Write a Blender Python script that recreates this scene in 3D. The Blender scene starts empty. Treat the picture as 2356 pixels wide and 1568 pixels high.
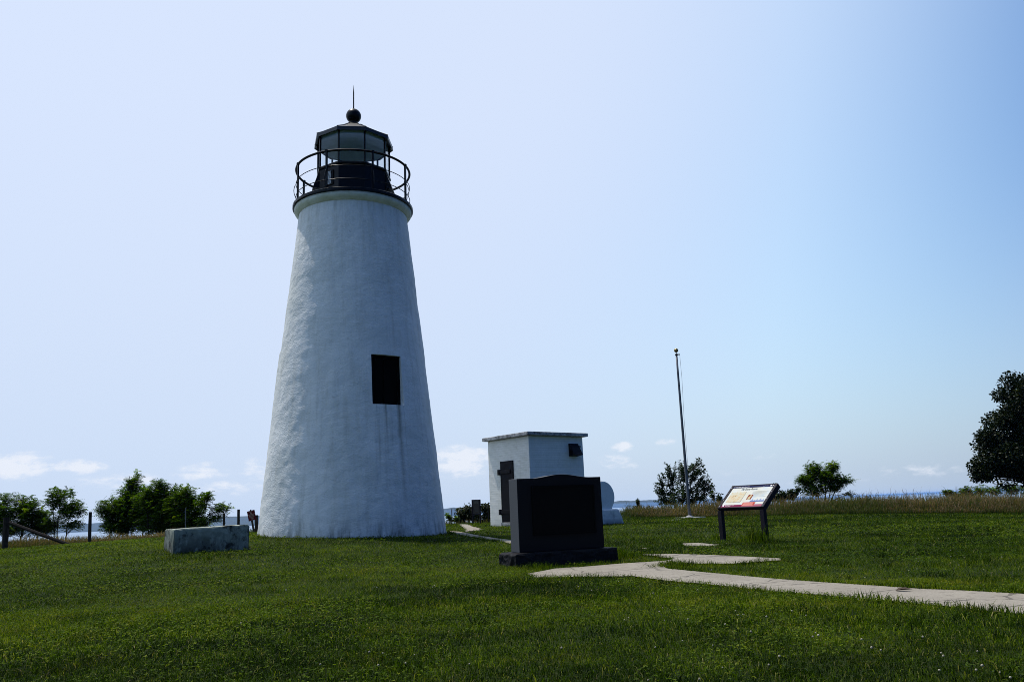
import bpy, bmesh, math, random
import numpy as np
from mathutils import Vector, Matrix, noise as mnoise

random.seed(7); rng = np.random.default_rng(11)
R = math.radians
C = bpy.context.scene.collection
SC = bpy.context.scene

# ------------------------------------------------------------------ camera
EYE = Vector((0, 0, 0.80)); PITCH = R(11.75); ROLL = R(2.3); FPX = 1861.0; CX, CY = 1178.0, 784.0
r0 = Vector((1, 0, 0)); u0 = Vector((0, -math.sin(PITCH), math.cos(PITCH))); fw = Vector((0, math.cos(PITCH), math.sin(PITCH)))
RT = r0 * math.cos(ROLL) - u0 * math.sin(ROLL); UP = u0 * math.cos(ROLL) + r0 * math.sin(ROLL)

def P(px, py, Y):
    """survey helper: the point of the place at depth Y seen at photo pixel (px, py)"""
    d = fw + RT * ((px - CX) / FPX) + UP * ((CY - py) / FPX)
    return EYE + d * (Y / d.y)

cam = bpy.data.cameras.new('camera'); camo = bpy.data.objects.new('camera', cam); C.objects.link(camo)
M = Matrix((RT, UP, -fw)).transposed().to_4x4(); M.translation = EYE
camo.matrix_world = M
cam.sensor_width = 36; cam.lens = 36 * FPX / 2356; cam.clip_end = 90000; cam.clip_start = 0.05
SC.camera = camo

# ------------------------------------------------------------------ helpers
def tag(o, label=None, cat=None, group=None, kind=None):
    if label: o['label'] = label
    if cat: o['category'] = cat
    if group: o['group'] = group
    if kind: o['kind'] = kind
    return o

def thing(name, label, cat, loc=(0, 0, 0), rz=0, group=None):
    o = bpy.data.objects.new(name, None); C.objects.link(o)
    o.location = loc; o.rotation_euler = (0, 0, rz); o.empty_display_size = .2
    return tag(o, label, cat, group)

class MB:
    def __init__(s): s.v = []; s.f = []
    def add(s, vs, fs):
        b = len(s.v); s.v += [tuple(v) for v in vs]; s.f += [tuple(b + i for i in f) for f in fs]
    def box(s, lo, hi, mat=None):
        x0, y0, z0 = lo; x1, y1, z1 = hi
        vs = [Vector(p) for p in ((x0,y0,z0),(x1,y0,z0),(x1,y1,z0),(x0,y1,z0),(x0,y0,z1),(x1,y0,z1),(x1,y1,z1),(x0,y1,z1))]
        if mat: vs = [mat @ v for v in vs]
        s.add(vs, [(3,2,1,0),(4,5,6,7),(0,1,5,4),(1,2,6,5),(2,3,7,6),(3,0,4,7)]); return s
    def lathe(s, prof, n=48, a0=0, cap0=False, cap1=False, c=(0, 0, 0), close=False):
        vs = []; fs = []
        for (r, z) in prof:
            for i in range(n):
                a = a0 + 2*math.pi*i/n
                vs.append((c[0]+r*math.cos(a), c[1]+r*math.sin(a), c[2]+z))
        m = len(prof)
        for j in range(m if close else m-1):
            k = (j+1) % m
            for i in range(n):
                fs.append((j*n+i, j*n+(i+1)%n, k*n+(i+1)%n, k*n+i))
        if cap0: fs.append(tuple(reversed(range(n))))
        if cap1: fs.append(tuple((m-1)*n+i for i in range(n)))
        s.add(vs, fs); return s
    def tube(s, pts, rad, n=8, cap=True):
        pts = [Vector(p) for p in pts]
        if not hasattr(rad, '__len__'): rad = [rad]*len(pts)
        vs = []; fs = []
        for i, p in enumerate(pts):
            t = (pts[min(i+1, len(pts)-1)] - pts[max(i-1, 0)]).normalized()
            a = Vector((0,0,1)) if abs(t.z) < .9 else Vector((1,0,0))
            u = t.cross(a).normalized(); w = t.cross(u)
            for k in range(n):
                th = 2*math.pi*k/n; vs.append(p + (u*math.cos(th)+w*math.sin(th))*rad[i])
        for i in range(len(pts)-1):
            for k in range(n):
                fs.append((i*n+k, i*n+(k+1)%n, (i+1)*n+(k+1)%n, (i+1)*n+k))
        if cap: fs.append(tuple(range(n))); fs.append(tuple((len(pts)-1)*n+k for k in range(n)))
        s.add(vs, fs); return s
    def prism(s, poly, y0, y1, mat=None):   # poly in (x,z), extruded along y
        n = len(poly); vs = [Vector((x, y0, z)) for x, z in poly] + [Vector((x, y1, z)) for x, z in poly]
        if mat: vs = [mat @ v for v in vs]
        s.add(vs, [tuple(range(n)), tuple(reversed(range(n, 2*n)))] + [(i, i+n, (i+1)%n+n, (i+1)%n) for i in range(n)]); return s
    def build(s, name, m, parent=None, bevel=0, smooth=False, seg=2):
        me = bpy.data.meshes.new(name); me.from_pydata(s.v, [], s.f); me.update()
        bm = bmesh.new(); bm.from_mesh(me); bmesh.ops.recalc_face_normals(bm, faces=bm.faces); bm.to_mesh(me); bm.free()
        return link(name, me, m, parent, bevel, smooth, seg)

def link(name, me, m, parent=None, bevel=0, smooth=False, seg=2):
    o = bpy.data.objects.new(name, me); C.objects.link(o)
    me.materials.append(m)
    if parent: o.parent = parent
    if smooth:
        me.polygons.foreach_set('use_smooth', [True]*len(me.polygons))
    if bevel:
        b = o.modifiers.new('bevel', 'BEVEL'); b.width = bevel; b.segments = seg; b.limit_method = 'ANGLE'
    return o

def np_mesh(name, V, faces, m, parent=None, attrs=None):
    """V (n,3); faces = list of (k,4|3) int arrays"""
    me = bpy.data.meshes.new(name); me.vertices.add(len(V)); me.vertices.foreach_set('co', V.astype(np.float32).ravel())
    idx = np.concatenate([f.ravel() for f in faces]); tot = np.concatenate([np.full(len(f), f.shape[1]) for f in faces])
    st = np.concatenate([[0], np.cumsum(tot)[:-1]])
    me.loops.add(len(idx)); me.loops.foreach_set('vertex_index', idx.astype(np.int32))
    me.polygons.add(len(tot)); me.polygons.foreach_set('loop_start', st.astype(np.int32))
    for k, a in (attrs or {}).items():
        at = me.attributes.new(k, 'FLOAT', 'POINT'); at.data.foreach_set('value', a.astype(np.float32).ravel())
    me.update(calc_edges=True)
    return link(name, me, m, parent)

# ------------------------------------------------------------------ materials
def mat(name):
    m = bpy.data.materials.new(name); m.use_nodes = True; nt = m.node_tree
    return m, nt, nt.nodes['Principled BSDF']
def N(nt, t, **kw):
    n = nt.nodes.new(t)
    for k, v in kw.items():
        if hasattr(n, k): setattr(n, k, v)
        else: n.inputs[k.replace('_', ' ')].default_value = v
    return n
def ramp(nt, fac, stops, interp='LINEAR'):
    n = nt.nodes.new('ShaderNodeValToRGB'); n.color_ramp.interpolation = interp
    els = n.color_ramp.elements
    while len(els) < len(stops): els.new(.5)
    for e, (p, c) in zip(els, stops): e.position = p; e.color = (*c, 1) if len(c) == 3 else c
    nt.links.new(fac, n.inputs[0]); return n.outputs[0]
def mixc(nt, fac, a, b, mode='MIX'):
    n = nt.nodes.new('ShaderNodeMix'); n.data_type = 'RGBA'; n.blend_type = mode
    for s, v in ((n.inputs[0], fac), (n.inputs[6], a), (n.inputs[7], b)):
        if hasattr(v, 'is_linked'): nt.links.new(v, s)
        elif isinstance(v, (int, float)): s.default_value = v
        else: s.default_value = (*v, 1)
    return n.outputs[2]
def math_(nt, op, a, b=None, c=None, clamp=False):
    n = nt.nodes.new('ShaderNodeMath'); n.operation = op; n.use_clamp = clamp
    for s, v in zip(n.inputs, (a, b, c)):
        if v is None: continue
        if hasattr(v, 'is_linked'): nt.links.new(v, s)
        else: s.default_value = v
    return n.outputs[0]
def tex(nt, scale, detail=4, rough=.55, vec=None, stretch=None):
    n = N(nt, 'ShaderNodeTexNoise'); n.inputs['Scale'].default_value = scale; n.inputs['Detail'].default_value = detail; n.inputs['Roughness'].default_value = rough
    if vec is None:
        vec = N(nt, 'ShaderNodeTexCoord').outputs['Object']
    if stretch:
        mp = N(nt, 'ShaderNodeMapping'); mp.inputs['Scale'].default_value = stretch; nt.links.new(vec, mp.inputs[0]); vec = mp.outputs[0]
    nt.links.new(vec, n.inputs['Vector']); return n.outputs['Fac']
def bump(nt, bsdf, h, strength=.5, dist=.01, prev=None):
    b = N(nt, 'ShaderNodeBump'); b.inputs['Strength'].default_value = strength; b.inputs['Distance'].default_value = dist
    nt.links.new(h, b.inputs['Height'])
    if prev: nt.links.new(prev, b.inputs['Normal'])
    nt.links.new(b.outputs[0], bsdf.inputs['Normal']); return b.outputs[0]
def plain(name, col, rough=.6, var=.15, scale=8, metal=0, bmp=0, bscale=60, spec=.5):
    m, nt, b = mat(name)
    t = tex(nt, scale, 5)
    lo = tuple(c*(1-var) for c in col); hi = tuple(min(1, c*(1+var)) for c in col)
    nt.links.new(ramp(nt, t, [(.3, lo), (.7, hi)]), b.inputs['Base Color'])
    b.inputs['Roughness'].default_value = rough; b.inputs['Metallic'].default_value = metal; b.inputs['Specular IOR Level'].default_value = spec
    if bmp: bump(nt, b, tex(nt, bscale, 4), bmp, .004)
    return m

WHITE = (.80, .80, .79)
M_black = plain('black_paint', (.004, .004, .007), .34, .3, 5, bmp=.15, spec=.16)
M_black_roof = plain('black_roof_paint', (.014, .014, .017), .36, .3, 6, bmp=.2, bscale=30, spec=.45)
M_iron = plain('dark_iron', (.006, .006, .010), .6, .4, 9, bmp=.3, spec=.12)
M_void = plain('dark_shutter', (.002, .002, .002), .8, .2, spec=.1)
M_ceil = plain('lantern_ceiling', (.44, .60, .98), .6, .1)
M_deadwood = plain('weathered_post_wood', (.028, .022, .017), .85, .4, 14, bmp=.6, spec=.2)
M_steel = plain('galvanised_pole', (.12, .125, .14), .6, .3, 6, .2, spec=.3)
M_goldball = plain('gilded_ball', (.22, .15, .05), .4, .1, 4, .6)
M_signframe = plain('dark_sign_frame', (.017, .014, .020), .6, .2, 30, bmp=.1, spec=.10)
M_maroon = plain('maroon_sign_paint', (.075, .006, .008), .6, .2, spec=.1)
M_cream = plain('cream_lettering', (.45, .36, .26), .6, .1)
M_bark = plain('bark', (.028, .023, .018), .9, .35, 12, bmp=.7, spec=.15)
M_wire = plain('rusty_wire', (.03, .025, .02), .6, .2)
M_deadleaf = plain('dry_leaf', (.06, .035, .02), .8, .3, 30)

def stucco():
    m, nt, b = mat('white_stucco')
    oc = N(nt, 'ShaderNodeTexCoord').outputs['Object']
    sep = N(nt, 'ShaderNodeSeparateXYZ'); nt.links.new(oc, sep.inputs[0])
    x, y, z = sep.outputs
    base = mixc(nt, ramp(nt, tex(nt, .9, 6, .6, oc), [(.35, (0,0,0)), (.7, (1,1,1))]), (.80, .80, .79), (.69, .70, .69))
    # faint vertical weather streaks all round
    st = tex(nt, 2.2, 5, .6, oc, (3.2, 3.2, .22))
    base = mixc(nt, math_(nt, 'MULTIPLY', ramp(nt, st, [(.50, (0,0,0)), (.75, (1,1,1))]), .45), base, (.46, .45, .39))
    base = mixc(nt, math_(nt, 'MULTIPLY', ramp(nt, tex(nt, .55, 6, .7, oc, (1, 1, .6)), [(.48, (0,0,0)), (.62, (1,1,1))]), .28), base, (.50, .52, .47))
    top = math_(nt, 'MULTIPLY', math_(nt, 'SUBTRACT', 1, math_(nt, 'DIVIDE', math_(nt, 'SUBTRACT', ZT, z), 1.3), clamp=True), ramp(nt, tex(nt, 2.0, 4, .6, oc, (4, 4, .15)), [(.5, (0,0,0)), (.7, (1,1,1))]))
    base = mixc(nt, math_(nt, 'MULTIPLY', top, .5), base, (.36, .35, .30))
    # rust and algae runs under the window: az measured on the tower
    az = math_(nt, 'ARCTAN2', y, x)
    da = math_(nt, 'ABSOLUTE', math_(nt, 'SUBTRACT', az, WAZ))
    inw = math_(nt, 'SUBTRACT', 1, math_(nt, 'DIVIDE', da, .21), clamp=True)
    inw = math_(nt, 'GREATER_THAN', inw, .02)
    dz = math_(nt, 'SUBTRACT', WZ0, z)
    below = math_(nt, 'MULTIPLY', math_(nt, 'GREATER_THAN', dz, 0), math_(nt, 'SUBTRACT', 1, math_(nt, 'DIVIDE', dz, 2.1), clamp=True))
    cmb = N(nt, 'ShaderNodeCombineXYZ'); nt.links.new(math_(nt, 'MULTIPLY', az, 22), cmb.inputs[0]); nt.links.new(math_(nt, 'MULTIPLY', z, .22), cmb.inputs[1])
    runs = tex(nt, 1.0, 3, .6, cmb.outputs[0])
    runs = ramp(nt, runs, [(.50, (0,0,0)), (.66, (1,1,1))])
    runs = math_(nt, 'MULTIPLY', math_(nt, 'MULTIPLY', runs, inw), math_(nt, 'POWER', below, 1.1))
    # one strong run at the right end of the sill, one left of the middle
    def run(a, w, ln, s):
        d = math_(nt, 'SUBTRACT', 1, math_(nt, 'DIVIDE', math_(nt, 'ABSOLUTE', math_(nt, 'SUBTRACT', az, math_(nt, 'ADD', WAZ + a, math_(nt, 'MULTIPLY', math_(nt, 'SUBTRACT', tex(nt, 3, 3, .5, oc), .5), .05)))), w), clamp=True)
        f = math_(nt, 'MULTIPLY', math_(nt, 'GREATER_THAN', dz, 0), math_(nt, 'SUBTRACT', 1, math_(nt, 'DIVIDE', dz, ln), clamp=True))
        return math_(nt, 'MULTIPLY', math_(nt, 'MULTIPLY', d, f), s)
    tot = math_(nt, 'MAXIMUM', math_(nt, 'MULTIPLY', runs, .75), run(.125, .040, 2.6, 1.0))
    tot = math_(nt, 'MAXIMUM', tot, run(-.05, .022, 1.3, .9))
    base = mixc(nt, math_(nt, 'MULTIPLY', tot, .75, clamp=True), base, (.17, .15, .105))
    # mould and splashed soil at the foot
    foot = math_(nt, 'SUBTRACT', 1, math_(nt, 'DIVIDE', z, .75), clamp=True)
    fst = ramp(nt, tex(nt, 2.4, 5, .7, oc, (3, 3, .55)), [(.42, (0,0,0)), (.68, (1,1,1))])
    base = mixc(nt, math_(nt, 'MULTIPLY', math_(nt, 'POWER', foot, 1.7), math_(nt, 'ADD', math_(nt, 'MULTIPLY', fst, .9), .12), clamp=True), base, (.09, .10, .085))
    dot = ramp(nt, tex(nt, 7, 3, .5, oc), [(.70, (0,0,0)), (.76, (1,1,1))])
    base = mixc(nt, math_(nt, 'MULTIPLY', dot, .35), base, (.35, .34, .30))
    nt.links.new(base, b.inputs['Base Color']); b.inputs['Roughness'].default_value = .75; b.inputs['Specular IOR Level'].default_value = .25
    b1 = N(nt, 'ShaderNodeBump'); b1.inputs['Strength'].default_value = .8; b1.inputs['Distance'].default_value = .020
    nt.links.new(tex(nt, 4.5, 6, .62, oc, (1, 1, 1.7)), b1.inputs['Height'])
    bump(nt, b, tex(nt, 28, 4, .6, oc, (1, 1, 1.5)), .8, .010, b1.outputs[0])
    return m

def cove():
    m, nt, b = mat('cornice_plaster')
    t = tex(nt, 3, 6, .65)
    nt.links.new(ramp(nt, t, [(.35, (.55, .56, .44)), (.6, (.74, .75, .68))]), b.inputs['Base Color']); b.inputs['Roughness'].default_value = .8
    bump(nt, b, tex(nt, 12, 5), .5, .02)
    return m

def painted_brick():
    m, nt, b = mat('whitewashed_brick')
    oc = N(nt, 'ShaderNodeTexCoord').outputs['Object']
    sep = N(nt, 'ShaderNodeSeparateXYZ'); nt.links.new(oc, sep.inputs[0])
    cmb = N(nt, 'ShaderNodeCombineXYZ'); nt.links.new(math_(nt, 'ADD', sep.outputs[0], sep.outputs[1]), cmb.inputs[0]); nt.links.new(sep.outputs[2], cmb.inputs[1])
    br = N(nt, 'ShaderNodeTexBrick'); nt.links.new(cmb.outputs[0], br.inputs[0])
    br.inputs['Scale'].default_value = 1; br.inputs['Brick Width'].default_value = .21; br.inputs['Row Height'].default_value = .07; br.inputs['Mortar Size'].default_value = .007; br.inputs['Mortar Smooth'].default_value = .6
    t = tex(nt, 2.5, 6, .65, oc)
    base = ramp(nt, t, [(.3, (.70, .71, .67)), (.65, (.82, .82, .80))])
    st = ramp(nt, tex(nt, 3, 4, .6, oc, (2.5, 2.5, .3)), [(.6, (0,0,0)), (.8, (1,1,1))])
    base = mixc(nt, math_(nt, 'MULTIPLY', st, .35), base, (.42, .42, .33))
    base = mixc(nt, math_(nt, 'MULTIPLY', br.outputs['Fac'], .16), base, (.45, .45, .42))
    foot = math_(nt, 'SUBTRACT', 1, math_(nt, 'DIVIDE', sep.outputs[2], .3), clamp=True)
    base = mixc(nt, math_(nt, 'MULTIPLY', foot, tex(nt, 9, 5, .6, oc)), base, (.16, .15, .11))
    nt.links.new(base, b.inputs['Base Color']); b.inputs['Roughness'].default_value = .6
    b1 = N(nt, 'ShaderNodeBump'); b1.inputs['Strength'].default_value = .6; b1.inputs['Distance'].default_value = .006; b1.invert = True
    nt.links.new(br.outputs['Fac'], b1.inputs['Height'])
    bump(nt, b, tex(nt, 22, 5, .6, oc), .5, .008, b1.outputs[0])
    return m

def concrete(name, a, c, stain, samt, sscale=2.0, zfoot=0):
    m, nt, b = mat(name)
    oc = N(nt, 'ShaderNodeTexCoord').outputs['Object']
    base = ramp(nt, tex(nt, 5, 7, .65, oc), [(.3, a), (.7, c)])
    st = ramp(nt, tex(nt, sscale, 7, .72, oc), [(.46, (0,0,0)), (.62, (1,1,1))])
    f = math_(nt, 'MULTIPLY', st, samt)
    if zfoot:
        sep = N(nt, 'ShaderNodeSeparateXYZ'); nt.links.new(oc, sep.inputs[0])
        foot = math_(nt, 'SUBTRACT', 1, math_(nt, 'DIVIDE', sep.outputs[2], zfoot), clamp=True)
        drip = ramp(nt, tex(nt, 6, 5, .7, oc, (1, 1, .35)), [(.42, (0,0,0)), (.6, (1,1,1))])
        f = math_(nt, 'MAXIMUM', f, math_(nt, 'MULTIPLY', math_(nt, 'ADD', drip, .45, clamp=True), math_(nt, 'POWER', foot, .7)), clamp=True)
    base = mixc(nt, f, base, stain)
    nt.links.new(base, b.inputs['Base Color']); b.inputs['Roughness'].default_value = .85; b.inputs['Specular IOR Level'].default_value = .25
    bump(nt, b, tex(nt, 25, 6, .65, oc), .7, .012)
    return m
M_slabroof = concrete('weathered_slab', (.30, .30, .31), (.58, .58, .58), (.05, .05, .05), .85, 6)
M_trough = concrete('blotched_concrete', (.23, .25, .20), (.46, .49, .41), (.014, .016, .012), .97, 3.4, .50)
M_pad = concrete('pad_concrete', (.36, .35, .33), (.5, .49, .46), (.2, .19, .17), .5)
M_tank = concrete('white_tank_paint', (.66, .70, .71), (.74, .77, .77), (.50, .53, .52), .4, 3)
M_cradle = concrete('white_cradle_paint', (.60, .63, .63), (.74, .76, .75), (.14, .15, .15), .5, 3, .22)

def granite(name, lo, hi, rough, bs=0, spec=.5):
    m, nt, b = mat(name)
    oc = N(nt, 'ShaderNodeTexCoord').outputs['Object']
    nt.links.new(ramp(nt, tex(nt, 140, 2, .6, oc), [(.35, lo), (.65, hi)]), b.inputs['Base Color'])
    b.inputs['Roughness'].default_value = rough; b.inputs['Specular IOR Level'].default_value = spec
    if bs: bump(nt, b, tex(nt, 14, 6, .7, oc), bs, .03)
    return m
M_granite = granite('polished_dark_granite', (.005, .005, .006), (.014, .014, .016), .5, 0, .10)
M_graniteside = granite('sawn_grey_granite', (.055, .058, .066), (.10, .104, .115), .65, 0, .2)
M_rock = granite('rock_faced_granite', (.004, .004, .005), (.018, .018, .022), .65, 1.0, .10)
M_plaque = plain('dark_bronze_plaque', (.0025, .0022, .002), .6, .4, 25, .0, spec=.1)

def path_mat():
    m, nt, b = mat('path_concrete')
    oc = N(nt, 'ShaderNodeTexCoord').outputs['Object']
    base = ramp(nt, tex(nt, 1.6, 8, .65, oc), [(.3, (.215, .190, .152)), (.7, (.30, .268, .218))])
    fine = ramp(nt, tex(nt, 60, 3, .6, oc), [(.3, (.8, .8, .8)), (.7, (1.1, 1.1, 1.1))])
    base = mixc(nt, 1, base, fine, 'MULTIPLY')
    vor = N(nt, 'ShaderNodeTexVoronoi'); vor.feature = 'DISTANCE_TO_EDGE'; vor.inputs['Scale'].default_value = 1.1
    nz = N(nt, 'ShaderNodeTexNoise'); nz.inputs['Scale'].default_value = 2.5; nz.inputs['Detail'].default_value = 5; nt.links.new(oc, nz.inputs['Vector'])
    nt.links.new(mixc(nt, .22, oc, nz.outputs['Color']), vor.inputs['Vector'])
    crack = math_(nt, 'LESS_THAN', vor.outputs['Distance'], .010)
    base = mixc(nt, math_(nt, 'MULTIPLY', crack, .7), base, (.07, .06, .05))
    sep = N(nt, 'ShaderNodeSeparateXYZ'); nt.links.new(oc, sep.inputs[0])
    along = math_(nt, 'ADD', math_(nt, 'MULTIPLY', sep.outputs[0], .46), math_(nt, 'MULTIPLY', sep.outputs[1], -.888))
    jt = math_(nt, 'LESS_THAN', math_(nt, 'FRACT', math_(nt, 'DIVIDE', along, 1.22)), .022)
    base = mixc(nt, math_(nt, 'MULTIPLY', jt, .75), base, (.06, .052, .042))
    sp = ramp(nt, tex(nt, 17, 3, .5, oc), [(.60, (0,0,0)), (.68, (1,1,1))])
    base = mixc(nt, math_(nt, 'MULTIPLY', sp, .7), base, (.12, .10, .08))
    nt.links.new(base, b.inputs['Base Color']); b.inputs['Roughness'].default_value = .9; b.inputs['Specular IOR Level'].default_value = .2
    bump(nt, b, tex(nt, 30, 5, .6, oc), .5, .006)
    return m
M_path = path_mat()

def soil():
    m, nt, b = mat('turf_soil')
    oc = N(nt, 'ShaderNodeTexCoord').outputs['Object']
    c = ramp(nt, tex(nt, 3, 8, .7, oc), [(.3, (.012, .020, .003)), (.55, (.022, .036, .004)), (.75, (.035, .034, .008))])
    nt.links.new(c, b.inputs['Base Color']); b.inputs['Roughness'].default_value = .95; b.inputs['Specular IOR Level'].default_value = .1
    bump(nt, b, tex(nt, 40, 5, .7, oc), 1, .03)
    return m
M_soil = soil()

def leafmat(name, stops, patch=None, transl=.35, rough=.45, spec=.4, attr='tint'):
    m, nt, b = mat(name)
    at = N(nt, 'ShaderNodeAttribute'); at.attribute_name = attr
    c = ramp(nt, at.outputs['Fac'], stops)
    if patch:
        pos = N(nt, 'ShaderNodeNewGeometry').outputs['Position']
        for sc_, lo_, hi_, amt, col in patch:
            f = ramp(nt, tex(nt, sc_, 4, .6, pos), [(lo_, (0,0,0)), (hi_, (1,1,1))])
            c = mixc(nt, math_(nt, 'MULTIPLY', f, amt), c, col, 'MULTIPLY')
    nt.links.new(c, b.inputs['Base Color']); b.inputs['Roughness'].default_value = rough; b.inputs['Specular IOR Level'].default_value = spec
    tr = N(nt, 'ShaderNodeBsdfTranslucent'); nt.links.new(mixc(nt, 1, c, (1.25, 1.35, .5), 'MULTIPLY'), tr.inputs[0])
    mx = N(nt, 'ShaderNodeMixShader'); mx.inputs[0].default_value = transl
    nt.links.new(b.outputs[0], mx.inputs[1]); nt.links.new(tr.outputs[0], mx.inputs[2])
    nt.links.new(mx.outputs[0], nt.nodes['Material Output'].inputs[0])
    return m
M_lawn = leafmat('lawn_blade', [(0, (.007, .018, .001)), (.33, (.028, .056, .002)), (.68, (.088, .140, .003)), (.93, (.19, .22, .014)), (1, (.30, .25, .11))],
                 [(.28, .42, .62, .70, (.55, .62, .7)), (1.7, .5, .7, .5, (1.0, .65, .5)), (.09, .45, .6, .5, (.62, .72, .62))], .38, .5, .04)
M_tall = leafmat('meadow_grass_blade', [(0, (.030, .055, .008)), (.30, (.055, .075, .014)), (.45, (.11, .070, .033)), (.75, (.22, .150, .080)), (1, (.42, .34, .18))], None, .38, .6, .12)
M_locust = leafmat('locust_leaf', [(0, (.014, .034, .003)), (.50, (.042, .088, .004)), (.80, (.115, .185, .008)), (1, (.20, .26, .012))], None, .50, .5, .14)
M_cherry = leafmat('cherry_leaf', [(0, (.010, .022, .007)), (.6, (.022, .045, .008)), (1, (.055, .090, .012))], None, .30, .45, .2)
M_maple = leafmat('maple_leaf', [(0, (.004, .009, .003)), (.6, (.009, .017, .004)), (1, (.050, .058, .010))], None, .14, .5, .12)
M_brownleaf = leafmat('sumac_leaf', [(0, (.012, .018, .005)), (.6, (.026, .034, .009)), (1, (.075, .095, .015))], None, .3, .5, .15)

def glass():
    m, nt, b = mat('lantern_glass')
    tr = N(nt, 'ShaderNodeBsdfTransparent'); tr.inputs[0].default_value = (.95, .97, .98, 1)
    gl = N(nt, 'ShaderNodeBsdfGlossy'); gl.inputs['Roughness'].default_value = .03
    lw = N(nt, 'ShaderNodeLayerWeight'); lw.inputs[0].default_value = .5; frv = math_(nt, 'ADD', .02, math_(nt, 'MULTIPLY', math_(nt, 'POWER', lw.outputs['Facing'], 5), .9))
    mx = N(nt, 'ShaderNodeMixShader'); nt.links.new(frv, mx.inputs[0]); nt.links.new(tr.outputs[0], mx.inputs[1]); nt.links.new(gl.outputs[0], mx.inputs[2])
    nt.links.new(mx.outputs[0], nt.nodes['Material Output'].inputs[0])
    return m
M_glass = glass()

def flat(name, col, rough=.5):
    m, nt, b = mat(name); b.inputs['Base Color'].default_value = (*col, 1); b.inputs['Roughness'].default_value = max(rough, .5) + .3; b.inputs['Specular IOR Level'].default_value = .08
    t = tex(nt, 40, 2); nt.links.new(ramp(nt, t, [(0, tuple(c*.96 for c in col)), (1, tuple(min(1, c*1.04) for c in col))]), b.inputs['Base Color'])
    return m

# ------------------------------------------------------------------ terrain
def hz(px): return 1171 - .0402*(px-CX)          # eye-level line of the place in the photo
ctrl = [(0,-1,0),(0,-14,.0),(-22,-10,-.1),(22,-10,-.1),(-6,3,0),(6,3,-.02),(0,4,0),(3,8,0),(1,9.6,0),(-3,7,0.02),(-5,11,.06),(.7,11.6,.02),(5,11,0),(-9,12,.05),(10,13,-.03),(45,20,-.4),(-45,20,-.4),(60,55,-.3),(-45,45,-.5),(0,60,.2),(30,55,0)]
for px, py, Y in ((1700,1245,16.2),(398,1273,14.7),(573,1266,15.3),(813,1237,17.7),(597,1227,20),(1030,1227,20),(1129,1212,24.4),(1405,1203,26),(1587,1191,32),
                  (0,1265,28),(207,1252,28),(375,1243,28),(1450,1190,33),(2356,1183,30),(1900,1184,32),(1700,1187,33),(1110,1203,33),(1035,1206,33)):
    p = P(px, py, Y); ctrl.append((p.x, p.y, p.z))
ctrl = np.array(ctrl)
def _k(d2): return np.where(d2 > 1e-9, d2*np.log(d2+1e-12)*.5, 0)
def _solve():
    X = ctrl[:, :2]/20; n = len(X)
    d2 = ((X[:, None]-X[None])**2).sum(2)
    A = np.zeros((n+3, n+3)); A[:n, :n] = _k(d2)+np.eye(n)*.002; A[:n, n] = 1; A[:n, n+1:] = X; A[n, :n] = 1; A[n+1:, :n] = X.T
    return np.linalg.solve(A, np.concatenate([ctrl[:, 2], np.zeros(3)]))
_w = _solve()
def edge_y(x): return np.interp(x, [-80,-30,-14,-4,4,10,18,30,45,70,120], [34,34,35,38,37,41,47,60,66,70,80])
WATER = -31.0
def gz(x, y):
    x = np.asarray(x, float); y = np.asarray(y, float); sh = x.shape
    xs = np.clip(x, -60, 75).ravel()/20; ys = np.clip(y, -16, 62).ravel()/20
    z = np.empty(len(xs)); X = ctrl[:, :2]/20; n = len(X)
    for i in range(0, len(xs), 60000):
        a = np.stack([xs[i:i+60000], ys[i:i+60000]], 1)
        d2 = ((a[:, None]-X[None])**2).sum(2)
        z[i:i+60000] = _k(d2) @ _w[:n] + _w[n] + a @ _w[n+1:]
    z = z.reshape(sh)
    t = np.clip((y-edge_y(x))/38, 0, 1); t = t*t*(3-2*t)
    return z*(1-t) + (WATER-6)*t
def g1(x, y): return float(gz(np.array([x]), np.array([y]))[0])
def G(px, py):
    """ground point seen at photo pixel"""
    d = fw + RT*((px-CX)/FPX) + UP*((CY-py)/FPX)
    s = np.linspace(2.5, 60, 2400); z = EYE.z + d.z*s; g = gz(d.x*s, d.y*s)
    i = int(np.argmax(z <= g)); 
    if i == 0: i = len(s)-1
    return Vector((d.x*s[i], d.y*s[i], g[i]))
def on(x, y, dz=0): return Vector((x, y, g1(x, y)+dz))

xs = np.concatenate([np.linspace(-160,-42,18)[:-1], np.linspace(-42,60,190), np.linspace(60,180,18)[1:]])
ys = np.concatenate([np.linspace(-150,-2,22)[:-1], np.linspace(-2,45,140), np.linspace(45,150,50)[1:]])
XX, YY = np.meshgrid(xs, ys); ZZ = gz(XX, YY)
V = np.stack([XX, YY, ZZ], 2).reshape(-1, 3); nx, ny = len(xs), len(ys)
ii = (np.arange(ny-1)[:, None]*nx+np.arange(nx-1)[None]).ravel()
o = np_mesh('lawn_ground', V, [np.stack([ii, ii+1, ii+nx+1, ii+nx], 1)], M_soil); tag(o, 'gently rising mown green lawn on top of the bluff', 'lawn', kind='structure')
o.data.polygons.foreach_set('use_smooth', np.ones(len(ii), bool))

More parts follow.
